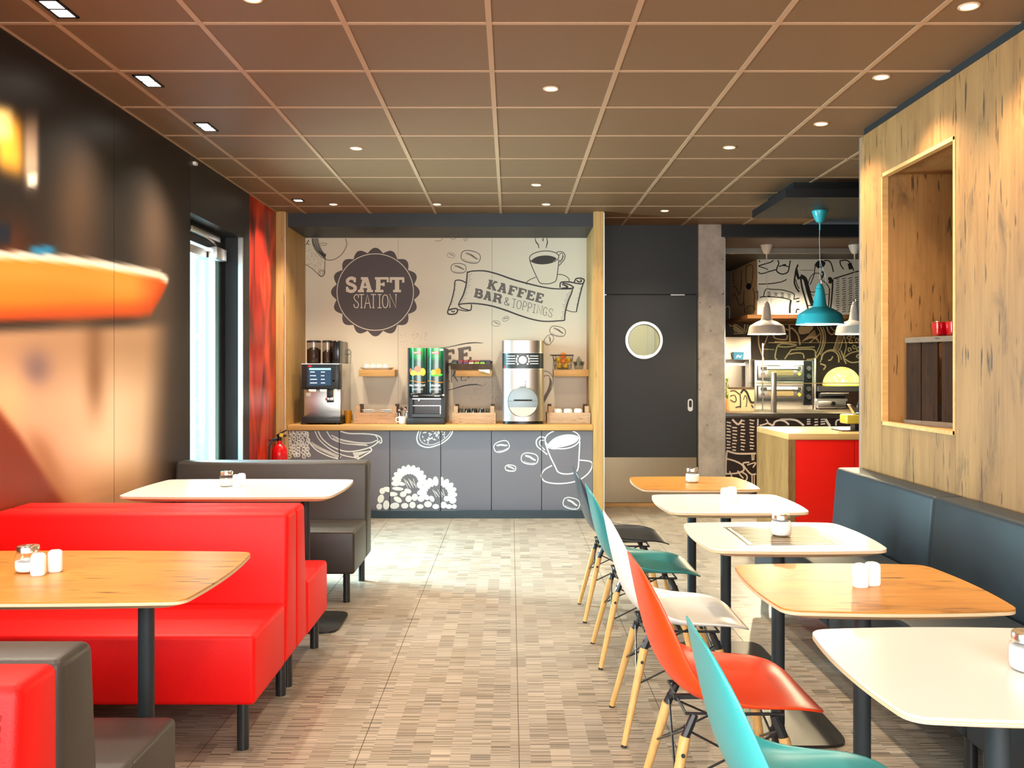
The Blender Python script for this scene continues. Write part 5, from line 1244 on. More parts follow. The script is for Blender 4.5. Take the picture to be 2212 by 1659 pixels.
dr = wp('round_door', MB().lathe([(0.0005, -0.012), (rr * 0.6, -0.010), (rr * 0.95, -0.002), (rr, 0.006), (rr, 0.05)], 48, (dx_, front(dx_), dz_), 'y'), steel('satin_door_steel', (0.30, 0.345, 0.36, 1), 0.45, 'x'), t, smooth=True)
wp('door_handle', MB().tube([(dx_ - 0.082, front(dx_) - 0.006, dz_ + 0.018), (dx_ - 0.07, front(dx_) - 0.03, dz_ + 0.018), (dx_ + 0.07, front(dx_) - 0.03, dz_ + 0.018), (dx_ + 0.082, front(dx_) - 0.006, dz_ + 0.018)], 0.007, 8), M['gloss_black'], dr, smooth=True)
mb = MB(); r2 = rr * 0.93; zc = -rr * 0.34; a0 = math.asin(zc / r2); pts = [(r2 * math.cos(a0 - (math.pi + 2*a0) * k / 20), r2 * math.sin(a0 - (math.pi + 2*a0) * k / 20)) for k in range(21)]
mb.loft([[(dx_ + a, front(dx_) - 0.0135, dz_ + b) for a, b in pts], [(dx_ + a, front(dx_) - 0.004, dz_ + b) for a, b in pts]]); wp('painted_reflection', mb, steel('tan_reflection_steel', (0.42, 0.34, 0.26, 1), 0.35, 'x'), dr)  # tan segment puts a reflection on the round door into colour
wp('door_line', MB().box(dx_ - rr * 0.98, dx_ + rr * 0.98, front(dx_) - 0.013, front(dx_) - 0.009, dz_ + 0.009, dz_ + 0.011), M['post'], dr)

# wall shelves and what stands on them
YSH = 8.84
def shelf(label, p0, p1):
    o = part('wall_shelf', MB().box(X(p0, YSH), X(p1, YSH), YSH, YB - 0.003, Z(813, YSH), Z(798.5, YSH)), M['oakx'], bevel=0.002); return tag(o, label, 'shelf', 'small oak shelves on the mural')
shelf('small oak shelf holding a cup tray', 775, 853); shelf('small oak shelf holding a tea display', 984, 1063); shelf('small oak shelf holding a wire basket', 1196, 1275)
ZS = Z(798.5, YSH)
cx = X(814, 8.93)
tr = part('serving_tray', MB().loft([sup(0.13, 0.075, 0.0, 5), sup(0.16, 0.10, 0.018, 5), sup(0.165, 0.105, 0.02, 5), sup(0.158, 0.098, 0.019, 5), sup(0.126, 0.07, 0.004, 5)]), M['white'], loc=(cx, 8.95, ZS)); tag(tr, 'white serving tray on the left oak shelf', 'tray')
for i in range(4):
    for j in range(2):
        o = part('espresso_cup', MB().lathe([(0.0005, 0.05), (0.018, 0.05), (0.022, 0.046), (0.029, 0.0), (0.027, 0.0), (0.02, 0.04), (0.0005, 0.044)], 16), M['white'], smooth=True, loc=(cx - 0.10 + i * 0.062, 8.92 + j * 0.062, ZS + 0.0045))
        tag(o, 'upturned espresso cup on the tray, %s row, %s from the left' % (['front', 'rear'][j], ['first', 'second', 'third', 'fourth'][i]), 'cup', 'espresso cups on the tray')
# tea display: tilted dark box with packets
cx = X(1026, 8.9)
t = thing('tea_display', 'dark wooden tea display box leaning on the middle shelf', 'display box', (cx, 8.93, ZS + 0.002))
part('box_base', MB().box(-0.235, 0.17, -0.10, 0.10, 0.0, 0.008), M['crate_d'], t)
part('front_board', MB().box(-0.235, 0.17, -0.10, -0.09, 0.008, 0.055), M['crate_d'], t); part('back_board', MB().box(-0.235, 0.17, 0.09, 0.10, 0.008, 0.085), M['crate_d'], t)
part('divider', MB().box(-0.225, 0.16, -0.004, 0.004, 0.008, 0.07), M['crate_d'], t)
for sx in (-0.235, 0.16): part('side_board', MB().box(sx, sx + 0.01, -0.09, 0.09, 0.008, 0.06), M['crate_d'], t)
pk = [('purple', (72, 34, 84)), ('green', (40, 90, 34)), ('white', (224, 216, 196)), ('lime', (150, 210, 50)), ('crimson', (150, 24, 36)), ('dark', (30, 26, 34))]
seq = [(1, -0.20, 0), (0, -0.145, 0), (0, -0.09, 0), (2, -0.035, 0), (3, 0.02, 0), (3, 0.075, 0), (5, 0.128, 0), (5, -0.20, 1), (4, -0.145, 1), (4, -0.09, 1), (4, -0.035, 1), (4, 0.02, 1), (5, 0.075, 1), (5, 0.128, 1)]
for k, (c_, x_, row) in enumerate(seq):
    o = part('tea_packet', MB().box(-0.024, 0.024, -0.033, 0.033, 0.0, 0.062), plain('packet_' + pk[c_][0], rgb(*pk[c_][1]), 0.35), loc=(cx + x_, 8.93 + (-0.045 if row == 0 else 0.045), ZS + 0.0105 + row * 0.022), bevel=0.002, seg=1)
    tag(o, '%s tea packet, %s from the left in the %s row of the tea display' % (pk[c_][0], ['first','second','third','fourth','fifth','sixth','seventh'][k % 7], 'front' if row == 0 else 'back'), 'tea packet', 'tea packets in the display box')
nk = part('paper_napkin', MB().grid(lambda u, v: (-0.05 + 0.11*u, -0.116 + 0.0*v - 0.004*math.sin(u*9), 0.0 - 0.03*v*(0.3 + u)), 10, 2), M['label_w'], loc=(X(1045, 8.84), 8.94, ZS + 0.001), solid=0.001); tag(nk, 'white paper napkin hanging over the middle shelf edge', 'napkin')
# wire basket with citrus, glass juicer
bc = (X(1216, 8.93), 8.94, ZS)
t = thing('wire_basket', 'dark wire basket of lemons and oranges on the right shelf', 'basket', bc)
bw = lambda z_: 0.078 + 0.022 * z_ / 0.14
part('rim', MB().tube([(p[0], p[1], 0.14) for p in sup(bw(0.14), 0.085, 0, 5, 32)], 0.0035, 6, True), M['crate_d'], t)
for z_ in (0.003, 0.045, 0.09): part('wire_ring', MB().tube([(p[0], p[1], z_) for p in sup(bw(z_), 0.07 + 0.1*z_, 0, 5, 32)], 0.0014, 5, True), M['legblk'], t)
for k in range(20):
    a = sup(bw(0.003), 0.07, 0.003, 5, 20)[k]; b = sup(bw(0.14), 0.085, 0.14, 5, 20)[(k + 1) % 20]; c_ = sup(bw(0.14), 0.085, 0.14, 5, 20)[(k - 1) % 20]
    part('wire', MB().cyl(a, b, 0.0011, n=4).cyl(a, c_, 0.0011, n=4), M['legblk'], t)
part('basket_bar', MB().cyl((-0.13, -0.08, 0.142), (0.10, -0.08, 0.142), 0.005, n=8), M['crate_d'], t)
part('basket_floor', MB().box(-0.07, 0.07, -0.06, 0.06, 0.001, 0.003), M['legblk'], t)
M['lemon'] = plain('lemon_peel', rgb(240, 190, 30), 0.4, bump=0.3, bscale=200); M['orange'] = plain('orange_peel', rgb(236, 130, 24), 0.4, bump=0.3, bscale=200)
def citrus(lb, loc, m_, lemon, ro):
    pr = []
    for i in range(13):
        a = -math.pi/2 + math.pi*i/12; r = 0.030*math.cos(a); z_ = (0.030)*math.sin(a)
        if lemon: z_ *= 1.18; z_ += 0.006*(1 if a > 0 else -1)*abs(math.sin(a))**12; r *= 0.92
        pr.append((max(r, 0.0004), z_))
    t = thing('lemon' if lemon else 'orange', lb, 'fruit', loc, 0, 'citrus fruit in the wire basket')
    part('peel', MB().lathe(pr, 16), m_, t, smooth=True, rot=ro); part('stem_end', MB().lathe([(0.0005, 0.0305 if not lemon else 0.0415), (0.004, 0.030 if not lemon else 0.040)], 8), M['crate_d'], t, rot=ro)
CL = [(-0.04, -0.03, 0.034, 0), (0.025, -0.03, 0.034, 0), (-0.035, 0.032, 0.034, 1), (0.03, 0.032, 0.034, 1), (-0.05, -0.03, 0.092, 0), (0.003, -0.034, 0.086, 1), (0.055, -0.03, 0.092, 0), (0.0, 0.03, 0.092, 0), (0.004, -0.004, 0.138, 1)]
nm_ = ['front left lemon at the bottom of the wire basket', 'front right lemon at the bottom of the wire basket', 'rear left orange at the bottom of the wire basket', 'rear right orange at the bottom of the wire basket', 'left lemon in the upper layer of the basket', 'orange in the middle of the basket front', 'right lemon in the upper layer of the basket', 'lemon behind the middle orange in the basket', 'orange on top of the basket pile']
for (x_, y_, z_, o_), lb in zip(CL, nm_): citrus(lb, (bc[0] + x_, bc[1] + y_, bc[2] + z_), M['orange'] if o_ else M['lemon'], not o_, (R(80) if not o_ else 0, 0, R(20) if not o_ else 0))
jl = (X(1250.5, 8.93), 8.93, ZS)
t = thing('citrus_juicer', 'clear glass citrus juicer at the right end of the shelf', 'juicer', jl)
part('bowl', MB().lathe([(0.0005, 0.002), (0.035, 0.002), (0.040, 0.008), (0.048, 0.045), (0.056, 0.078), (0.052, 0.078), (0.044, 0.045), (0.0005, 0.04)], 24), M['smokeg'], t, smooth=True)
rings = [[(r * (1 + 0.16*(k % 2)) * math.cos(2*math.pi*k/20), r * (1 + 0.16*(k % 2)) * math.sin(2*math.pi*k/20), z_) for k in range(20)] for r, z_ in ((0.036, 0.042), (0.030, 0.07), (0.020, 0.10), (0.009, 0.125), (0.002, 0.132))]
part('reamer', MB().loft(rings), M['smokeg'], t)
# ------------------------------------------------------------------ kitchen beyond the pier
wk = struct('wall_kitchen', 'kitchen back wall with white and brown hand-drawn murals')
M['brownw'] = plain('dark_brown_print', rgb(64, 46, 34), 0.5, vary=0.05, scale=4); M['whitew'] = plain('white_mural_panel', rgb(226, 230, 226), 0.5, vary=0.02)
M['creamline'] = plain('cream_line_ink', rgb(246, 214, 156), 0.5, vary=0.05); M['brownlitw'] = plain('brown_lit_mural_panel', rgb(232, 200, 150), 0.5, vary=0.05)  # brown light on the cream side panel is put into its colour
KB, KF, KX = 11.9, 10.6, 2.887
part('lower_wall', MB().box(2.2, XE, KB, KB + 0.1, 0, 2.65), M['brownw'], wk)
part('wall_piece', MB().box(2.2, 2.24, 10.0, KB, 0, 2.65), M['brownw'], wk)
sm_ = X(1727, KF)
up = [part('mural_panel', MB().box(KX, sm_ - 0.001, KF, KF + 0.02, 2.0, Z(560, KF)), M['whitew'], wk), part('mural_panel', MB().box(sm_ + 0.001, XE, KF, KF + 0.02, 2.0, Z(560, KF)), M['whitew'], wk)]
side = part('side_panel', MB().box(KX, KX + 0.02, KF + 0.02, KB, 2.0, 2.65), M['brownlitw'], wk)
part('hood_core', MB().box(KX + 0.02, XE, KF + 0.02, KB, 2.0, 2.65), M['brownw'], wk)
part('oak_ledge', MB().box(KX - 0.12, XE, KF - 0.02, KB, Z(688, KF), 2.0), wood('ledge_oak', rgb(150, 104, 60), rgb(120, 80, 44), rgb(70, 44, 24), 'x', 1.0), wk)
ZK = ((1540, 560), 320 / 2212)
kp = lambda px, py: (X(px, KF), KF - 0.0012, Z(py, KF))
def kd(nm, parent, items, fills=()):
    d = Draw(kp, *ZK)
    for pts, wd in items: d.line(pts, wd)
    for pts in fills: d.fill(pts, True)
    return d.build(nm, M['ink_k'], parent)
kd('mural_shape', up[0], [([(690,15),(700,45)],14), ([(680,100),(760,75),(860,45),(905,15)],16), ([(680,105),(760,130),(825,155)],14), ([(680,190),(700,212),(760,210),(850,180),(950,155)],16)])
kd('mural_fingertip', up[0], [([(965,15),(985,60),(960,120),(950,170),(985,205),(1040,222),(1100,205),(1125,175),(1140,110),(1155,20)],18), ([(985,110),(1030,95),(1090,100),(1135,115)],16), ([(1040,90),(1090,82)],26)])
kd('mural_line', up[0], [([(680,372),(780,370),(900,360),(1010,340),(1070,318),(1100,300)],15)])
kd('mural_box', up[0], [([(755,555),(790,450),(880,450),(1010,455),(1100,475),(1210,520),(1205,600)],14), ([(700,575),(740,560),(860,560),(1000,570),(1100,590),(1165,610)],16), ([(1165,610),(1150,700),(1148,805)],30), ([(1205,600),(1290,580)],16), ([(1245,635),(1292,628)],18), ([(1240,805),(1255,750),(1290,752)],20)] + [([(815 + 100*k, 492 + (k % 2)*8 + r*26 + k*6), (860 + 100*k, 496 + (k % 2)*10 + r*26 + k*8)], 11) for k in range(4) for r in range(3)])
kd('mural_tongs', up[0], [([(1270,80),(1240,160),(1225,260),(1215,340),(1240,420),(1288,490)],24), ([(1245,150),(1260,230),(1285,300)],40), ([(1235,300),(1255,380),(1288,440)],14)])
kd('mural_knife', up[1], [([(1310,165),(1500,165)],6), ([(1305,250),(1370,290),(1400,380),(1430,500),(1460,600),(1490,690)],60), ([(1310,280),(1330,420),(1370,560),(1410,700),(1430,800)],26), ([(1395,690),(1520,695)],14)])
kd('mural_hand', up[1], [([(1530,70),(1520,150),(1505,250),(1450,380)],14), ([(1420,380),(1440,300),(1500,220),(1590,215),(1625,290),(1610,380),(1570,450),(1510,490),(1455,480),(1425,420),(1420,380)],12), ([(1620,200),(1655,190),(1630,280)],24), ([(1640,320),(1700,370),(1740,440)],14), ([(1740,440),(1735,560),(1725,700),(1720,760)],18), ([(1790,300),(1785,420),(1770,620),(1750,770)],22), ([(1720,290),(1760,300),(1745,360)],50), ([(1660,20),(1730,25),(1770,80),(1800,190)],18), ([(1895,15),(1905,80),(1950,150)],16), ([(1900,25),(1990,15),(2050,60),(2110,180)],18), ([(2040,60),(2060,150)],60), ([(1800,290),(1950,245),(2110,195),(2190,175)],18), ([(1450,525),(1560,545),(1720,520)],8)],
   [[(1530,70),(1570,25),(1640,20),(1680,60),(1640,120),(1560,130)]])
kd('mural_dashes', up[1], [([(x_ + 4*((r*3) % 5), 300 + 33*r + (x_ - 1830)*(-0.06)), (x_ + 58, 292 + 33*r + (x_ - 1830)*(-0.10))], 10) for x_ in (1830, 1925, 2020, 2115) for r in range(16) if not (x_ < 1900 and r < 0)])
sp_ = lambda px, py: (KX - 0.0012, KX * F / (px - 1103.0), Z(py, KX * F / (px - 1103.0)))
d = Draw(sp_, *ZK)
for pts, wd in (([(500,100),(495,250),(500,360)],10), ([(500,110),(560,80),(600,130),(590,300),(560,420)],9), ([(300,420),(340,410),(400,530),(430,300)],9), ([(290,560),(330,520),(380,650),(420,690),(460,640)],9), ([(470,470),(460,600),(480,800)],9), ([(600,430),(620,560),(610,800)],9), ([(500,740),(540,700),(600,700),(640,760)],9), ([(640,500),(670,480),(668,620)],10), ([(300,180),(310,380)],7), ([(430,160),(420,320)],7)): d.line(pts, wd)
d.fill(d.ell(535, 405, 40, 48, 0, 16)); d.build('mural_figures', M['ink_k'], side)
# brown wall with cream lines
bp_ = lambda px, py: (X(px, KB), KB - 0.0015, Z(py, KB))
def bd(nm, items, fills=()):
    d = Draw(bp_, *ZK)
    for pts, wd in items: d.line(pts, wd * 1.45)
    for pts in fills: d.fill(pts, True)
    return d.build(nm, M['creamline'], wk)
bd('mural_crate', [([(190,720),(245,720),(250,980),(320,985)],8), ([(330,900),(310,1050)],10), ([(310,960),(400,1010),(490,1100),(310,1110)],10)] + [([(315, 985 + 18*k), (460, 1080 + 5*k)], 8) for k in range(6)])
bd('mural_posts', [([(480,880),(470,1080)],14), ([(535,880),(500,1090)],10), ([(580,890),(560,1000)],6), ([(690,900),(680,1200),(700,1330),(760,1500)],14), ([(820,1140),(760,1290)],10), ([(720,1340),(915,1350)],8)])
bd('mural_table', [([(930,905),(1240,905)],9), ([(950,920),(960,960),(1240,975)],10), ([(1140,980),(1150,1230)],18), ([(920,1232),(1250,1240)],12), ([(960,1290),(1040,1262),(1250,1280),(1100,1310),(960,1300)],14), ([(960,1300),(935,1400),(930,1480),(960,1490)],14)] + [([(960 + 40*k, 920), (975 + 40*k, 958)], 8) for k in range(7)])
bd('mural_bird', [([(1080,1040),(1130,1055),(1180,1030),(1270,1130),(1300,1280)],16), ([(1110,1130),(1100,1190),(1040,1200),(930,1180),(900,1130)],14), ([(1280,1030),(1340,1010),(1440,1100)],14), ([(1440,1250),(1600,1110)],10), ([(1070,1490),(1150,1380),(1200,1350),(1480,1345),(1530,1400),(1520,1480),(1400,1500)],14), ([(1140,1420),(1240,1400),(1340,1410),(1360,1480)],12), ([(1240,1320),(1520,1310)],12)] + [([(1330 + 22*k, 1230 - 10*k), (1520 + 8*k, 1060 + 22*k)], 8) for k in range(9)], [[(1285,1030),(1400,1000),(1500,1010),(1440,1090),(1360,1120),(1290,1110)]])
bd('mural_zip', [([(1600,1010),(1650,1130),(1630,1300),(1560,1450),(1500,1500)],14), ([(1560,1010),(1610,1130),(1590,1300),(1520,1440)],9), ([(1640,1010),(1680,1130),(1665,1290),(1600,1430)],9)] + [([(1605 + 20*math.sin(k*0.28), 1060 + 26*k), (1650 + 18*math.sin(k*0.28), 1050 + 26*k)], 7) for k in range(12)])
bd('mural_basket', [([(1700,1010),(1730,1090),(1790,1120),(1870,1010)],14), ([(1760,1010),(1800,1060),(1870,1040)],9), ([(1870,1130),(1850,1200),(1800,1350)],12), ([(1960,1130),(1900,1330),(1870,1360)],12), ([(1960,1150),(1990,1300),(1950,1450)],12)] + [([(1850 - 6*k, 1150 + 24*k), (1940 - 8*k, 1140 + 24*k)], 8) for k in range(9)])
bd('mural_pan', [([(1620,1500),(1640,1420),(1720,1370),(1810,1375),(1870,1440),(1880,1540)],16), ([(1600,1540),(1660,1400),(1760,1350),(1870,1380),(1920,1500)],10), ([(1720,1510),(1760,1500),(1790,1450)],14), ([(1950,1470),(2060,1400),(2180,1370)],12), ([(1960,1480),(2060,1540),(2190,1530)],12), ([(1910,1360),(1960,1500),(1990,1560)],14), ([(1600,1560),(1680,1590),(1650,1650)],14)])
bd('mural_flowers', [(Draw.ell(None, x_, y_, 28, 22, 20 * i, 10) + [], 12) for i, (x_, y_) in enumerate(((2030, 1170), (2060, 1230), (2110, 1310), (2150, 1210), (2040, 1350), (2170, 1340), (2090, 1150), (2170, 1450)))])

# stainless cabinet, bar, back counter
t = begin('steel_cabinet', 'tall stainless steel cabinet behind the bar next to the concrete pier', 'cabinet', (X(1594, 11.2), 11.5, 0))
wp('body', MB().box(X(1556, 11.2), X(1622, 11.2), 11.2, 11.8, 0.0, Z(728, 11.2)), M['steelz'], t)
wp('shelf_edge', MB().box(X(1556, 11.2), X(1622, 11.2), 11.0, 11.2, Z(778, 11.1), Z(776.5, 11.1)), M['satin_black'], t)
bb = part('blue_box', MB().hexa([(-0.055, -0.04, 0), (0.055, -0.04, 0), (0.055, 0.04, 0), (-0.055, 0.04, 0), (-0.065, -0.048, 0.09), (0.065, -0.048, 0.09), (0.065, 0.048, 0.09), (-0.065, 0.048, 0.09)]), plain('blue_box_print', rgb(36, 128, 176), 0.4), loc=(X(1594, 11.1), 11.1, Z(776.5, 11.1) + 0.001)); tag(bb, 'small blue box on the steel cabinet shelf', 'box')
d = Draw(lambda px, py: (px, -0.0475, py)); d.line([(-0.03, 0.02), (-0.01, 0.05), (0.01, 0.025), (0.03, 0.05)], 0.012); d.build('label_mark', M['label_w'], bb)
BY = 9.14
t = begin('bar_counter', 'dark bar counter with brown front covered in cream drawn dashes', 'bar counter', (3.3, 9.5, 0))
wp('bar_top', MB().box(X(1566, 9.0) + 0.01, XE - 0.02, 9.11, 9.97, 0.868, 0.92), plain('dark_bar_top', rgb(66, 54, 44), 0.3), t, bevel=0.004)
M['barfront'] = plain('dark_brown_bar_front', rgb(38, 22, 18), 0.5)
bf = wp('bar_front', MB().box(X(1566, 9.0) + 0.01, XE - 0.02, BY, BY + 0.03, 0.0, 0.868), M['barfront'], t)
wp('bar_body', MB().box(X(1566, 9.0) + 0.03, XE - 0.04, BY + 0.03, 9.9, 0.0, 0.868), M['barfront'], t)
ZB = ((1550, 740), 320 / 1659)
q_ = lambda px, py: (X(px, BY) - ORG[0], BY - 0.0012 - ORG[1], Z(py, BY) - ORG[2])
pinkink = plain('pale_pink_ink', rgb(244, 220, 200), 0.5)
def fd(nm, items):
    d = Draw(q_, *ZB)
    for pts, wd in items: d.line(pts, wd)
    d.build(nm, pinkink, bf)
rn = random.Random(5)
for ci, (x_, r0, r1) in enumerate(((100, 890, 1190), (165, 950, 1215), (258, 870, 1225), (360, 865, 1215))):
    y = r0
    while y < r1:
        w0 = 46 + rn.uniform(-6, 8); fd('printed_dash', [([(x_ + rn.uniform(-4, 4), y), (x_ + w0, y + rn.uniform(2, 12))], 14)]); y += 36
fd('printed_curve', [([(165,860),(230,915),(275,862)],22)]); fd('printed_curve', [([(452,855),(450,932)],16)]); fd('printed_curve', [([(470,930),(560,900),(540,858)],16), ([(560,900),(620,925),(640,890),(690,870),(750,880),(800,920)],20)])
fd('printed_curve', [([(700,862),(800,858),(880,870),(930,900),(965,930)],22)]); fd('printed_curve', [([(1210,855),(1235,900),(1260,935)],26)]); fd('printed_curve', [([(1325,930),(1340,870),(1450,855)],16)])
for k in range(3): fd('printed_dash', [([(1000, 862 + 25*k), (1040, 860 + 25*k)], 13)]); fd('printed_dash', [([(1085, 860 + 32*k), (1125, 858 + 30*k)], 13)]); fd('printed_dash', [([(1155, 862 + 26*k), (1205, 856 + 26*k)], 13)])
fd('printed_curve', [([(100,1210),(200,1240),(300,1245),(430,1242)],20)]); fd('printed_curve', [([(105,1215),(95,1330),(92,1480)],18)]); fd('printed_curve', [([(100,1300),(190,1325),(270,1365),(295,1410),(280,1440),(200,1465),(92,1470)],18)])
fd('printed_curve', [([(385,1245),(390,1320)],14), ([(408,1245),(405,1315)],12)]); fd('printed_curve', [([(355,1340),(285,1355),(330,1430),(380,1475),(430,1470)],18), ([(330,1372),(425,1345),(395,1400)],14)])
fd('printed_curve', [([(135,1440),(160,1510),(150,1560)],14)]); fd('printed_curve', [([(225,1435),(260,1490),(290,1520)],16), ([(270,1450),(320,1480),(330,1520),(300,1560)],16)]); fd('printed_curve', [([(385,1480),(390,1640)],14), ([(410,1480),(412,1640)],10)])
t = begin('back_counter', 'stainless back counter carrying the ovens and the grill', 'counter', (3.6, 10.8, 0))
wp('counter_body', MB().box(2.7, XE - 0.02, 10.4, 11.15, 0, 0.86), M['steel'], t); wp('counter_slab', MB().box(2.68, XE - 0.02, 10.36, 11.15, 0.86, 0.90), M['steel'], t)

YO = 10.5
def oz(x, y): return (1550 + x * 320 / 1659, 740 + y * 320 / 1659)
def ob(x0, x1, y0, y1, Yf, Yb): a, b = oz(x0, y0), oz(x1, y1); return pbox(a[0], b[0], a[1], b[1], Yf, Yb)
t = begin('deck_oven', 'two-deck stainless pizza oven behind the bar', 'oven', (X(1690, YO), 10.7, 0.90))
a_, b_ = oz(415, 200), oz(1078, 715)
wp('casing', MB().box(X(a_[0], YO), X(b_[0], YO), YO, YO + 0.42, 0.90, Z(a_[1], YO)), M['steel'], t, bevel=0.004)
for k, y0 in enumerate((262, 492)):
    dr = wp('oven_door', ob(455, 958, y0, y0 + 135, YO - 0.02, YO), M['steel'], t, bevel=0.003)
    wp('door_surround', ob(445, 968, y0 - 8, y0, YO - 0.022, YO), M['satin_black'], dr); wp('door_surround', ob(445, 968, y0 + 135, y0 + 162, YO - 0.022, YO), M['satin_black'], dr); wp('door_surround', ob(445, 457, y0, y0 + 135, YO - 0.022, YO), M['satin_black'], dr); wp('door_surround', ob(950, 968, y0, y0 + 135, YO - 0.022, YO), M['satin_black'], dr)
    wp('oven_window', ob(575, 850, y0 + 45, y0 + 105, YO - 0.026, YO - 0.02), plain('oven_window', rgb(120, 108, 78), 0.12), dr)
    hd_ = wp('door_handle', ob(555, 900, y0 + 14, y0 + 34, YO - 0.06, YO - 0.045), M['label_w'], dr, bevel=0.003)
    for x_ in (490, 900): wp('handle_bracket', ob(x_, x_ + (62 if x_ < 600 else 38), y0 + 8, y0 + 44, YO - 0.05, YO - 0.02), M['satin_black'], dr)
    c_ = oz(502, y0 + 88); wp('thermometer', MB().lathe([(0.0005, -0.028), (0.020, -0.028), (0.020, -0.02)], 18, (X(c_[0], YO), YO, Z(c_[1], YO)), 'y'), plain('violet_dial', rgb(74, 52, 96), 0.3), dr)
    c_ = oz(910, y0 + 90); wp('warning_label', MB().lathe([(0.0005, -0.022), (0.022, -0.022), (0.022, -0.02)], 4, (X(c_[0], YO), YO, Z(c_[1], YO)), 'y'), plain('yellow_label', rgb(226, 186, 40), 0.5), dr)
cp = wp('control_panel', ob(966, 1060, 205, 700, YO - 0.012, YO), M['gloss_black'], t)
for y_ in (520, 610, 290, 380):
    c_ = oz(1015, y_); wp('control_knob', MB().lathe([(0.0005, -0.035), (0.026, -0.035), (0.030, -0.012)], 20, (X(c_[0], YO), YO, Z(c_[1], YO)), 'y'), M['satin_black'], cp)
pi = part('service_pipe', MB().box(X(1757, YO), X(1760, YO), YO - 0.04, YO - 0.015, 0.90, Z(775, YO)), M['alu']); tag(pi, 'bright upright rail beside the pizza oven', 'rail')
# contact grill on the back counter and glowing dome on the shelf above
YG = 10.4
t = begin('contact_grill', 'contact grill with a black lid and round dial on the back counter', 'grill', (X(1797, YG), 10.5, 0.90))
wp('base', MB().box(X(oz(1125, 0)[0], YG), X(oz(1440, 0)[0], YG), YG, YG + 0.3, 0.915, Z(oz(0, 655)[1], YG)), M['steel'], t, bevel=0.004)
for x_ in (1140, 1425): wp('foot', MB().cyl((X(oz(x_, 0)[0], YG), YG + 0.04, 0.90), (X(oz(x_, 0)[0], YG), YG + 0.04, 0.916), 0.014, n=10).cyl((X(oz(x_, 0)[0], YG), YG + 0.26, 0.90), (X(oz(x_, 0)[0], YG), YG + 0.26, 0.916), 0.014, n=10), M['satin_black'], t)
wp('lower_plate', MB().box(X(oz(1122, 0)[0], YG), X(oz(1455, 0)[0], YG), YG, YG + 0.3, Z(oz(0, 655)[1], YG), Z(oz(0, 630)[1], YG)), M['alu'], t)
wp('upper_plate', MB().box(X(oz(1150, 0)[0], YG), X(oz(1430, 0)[0], YG), YG, YG + 0.3, Z(oz(0, 628)[1], YG), Z(oz(0, 560)[1], YG)), M['satin_black'], t, bevel=0.008)
wp('handle', MB().cyl((X(oz(1140, 0)[0], YG), YG - 0.05, Z(oz(0, 568)[1], YG)), (X(oz(1450, 0)[0], YG), YG - 0.05, Z(oz(0, 568)[1], YG)), 0.009, n=10).cyl((X(oz(1170, 0)[0], YG), YG - 0.05, Z(oz(0, 568)[1], YG)), (X(oz(1170, 0)[0], YG), YG + 0.01, Z(oz(0, 585)[1], YG)), 0.007, n=8).cyl((X(oz(1420, 0)[0], YG), YG - 0.05, Z(oz(0, 568)[1], YG)), (X(oz(1420, 0)[0], YG), YG + 0.01, Z(oz(0, 585)[1], YG)), 0.007, n=8), M['alu'], t, smooth=True)
c_ = oz(1290, 680); wp('dial', MB().lathe([(0.0005, -0.03), (0.024, -0.03), (0.027, 0.0)], 20, (X(c_[0], YG), YG, Z(c_[1], YG)), 'y'), M['gloss_black'], t)
zsf = Z(oz(0, 490)[1], YG)
sh = part('dark_shelf', MB().box(X(1768, YG), XE - 0.02, YG - 0.05, YG + 0.45, Z(oz(0, 545)[1], YG), zsf), M['satin_black']); tag(sh, 'dark shelf above the contact grill', 'shelf')
part('shelf_bracket', MB().box(X(1772, YG), X(1776, YG), YG + 0.40, YG + 0.44, 0.90, Z(oz(0, 545)[1], YG)).box(XE - 0.2, XE - 0.17, YG + 0.40, YG + 0.44, 0.90, Z(oz(0, 545)[1], YG)), M['satin_black'], sh)
ga = oz(1390, 480); gx_ = X(ga[0], YG + 0.18)
t = thing('dome_lamp', 'glowing yellow dome lamp on the dark kitchen shelf', 'lamp', (gx_, YG + 0.18, zsf))
rd = 203 * 320 / 1659 * (YG + 0.18) / F
def dome_glow():
    m, n, p = new_mat('dome_glow'); N = n.nodes.new; L = n.links.new; setp(p, 0.25)
    p.inputs['Base Color'].default_value = rgb(200, 150, 60); tc = N('ShaderNodeTexCoord')
    nz = N('ShaderNodeTexNoise'); nz.inputs['Scale'].default_value = 5; L(tc.outputs['Generated'], nz.inputs['Vector'])
    r = N('ShaderNodeValToRGB'); e = r.color_ramp.elements; e[0].position = 0.35; e[0].color = (1.0, 0.58, 0.12, 1); e[1].position = 0.65; e[1].color = (1.0, 0.80, 0.34, 1)
    L(nz.outputs['Fac'], r.inputs[0]); L(r.outputs[0], p.inputs['Emission Color']); p.inputs['Emission Strength'].default_value = 1.0; return m
part('dome', MB().lathe([(rd * math.cos(a), 0.012 + rd * math.sin(a)) for a in (R(q * 6) for q in range(15))] + [(0.0006, 0.012 + rd)], 36), dome_glow(), t, smooth=True)
part('rim', MB().lathe([(rd * 0.98, 0.0), (rd * 1.04, 0.002), (rd * 1.04, 0.012), (rd * 0.98, 0.014)], 36), plain('olive_glass_rim', rgb(170, 176, 60), 0.2), t, smooth=True)
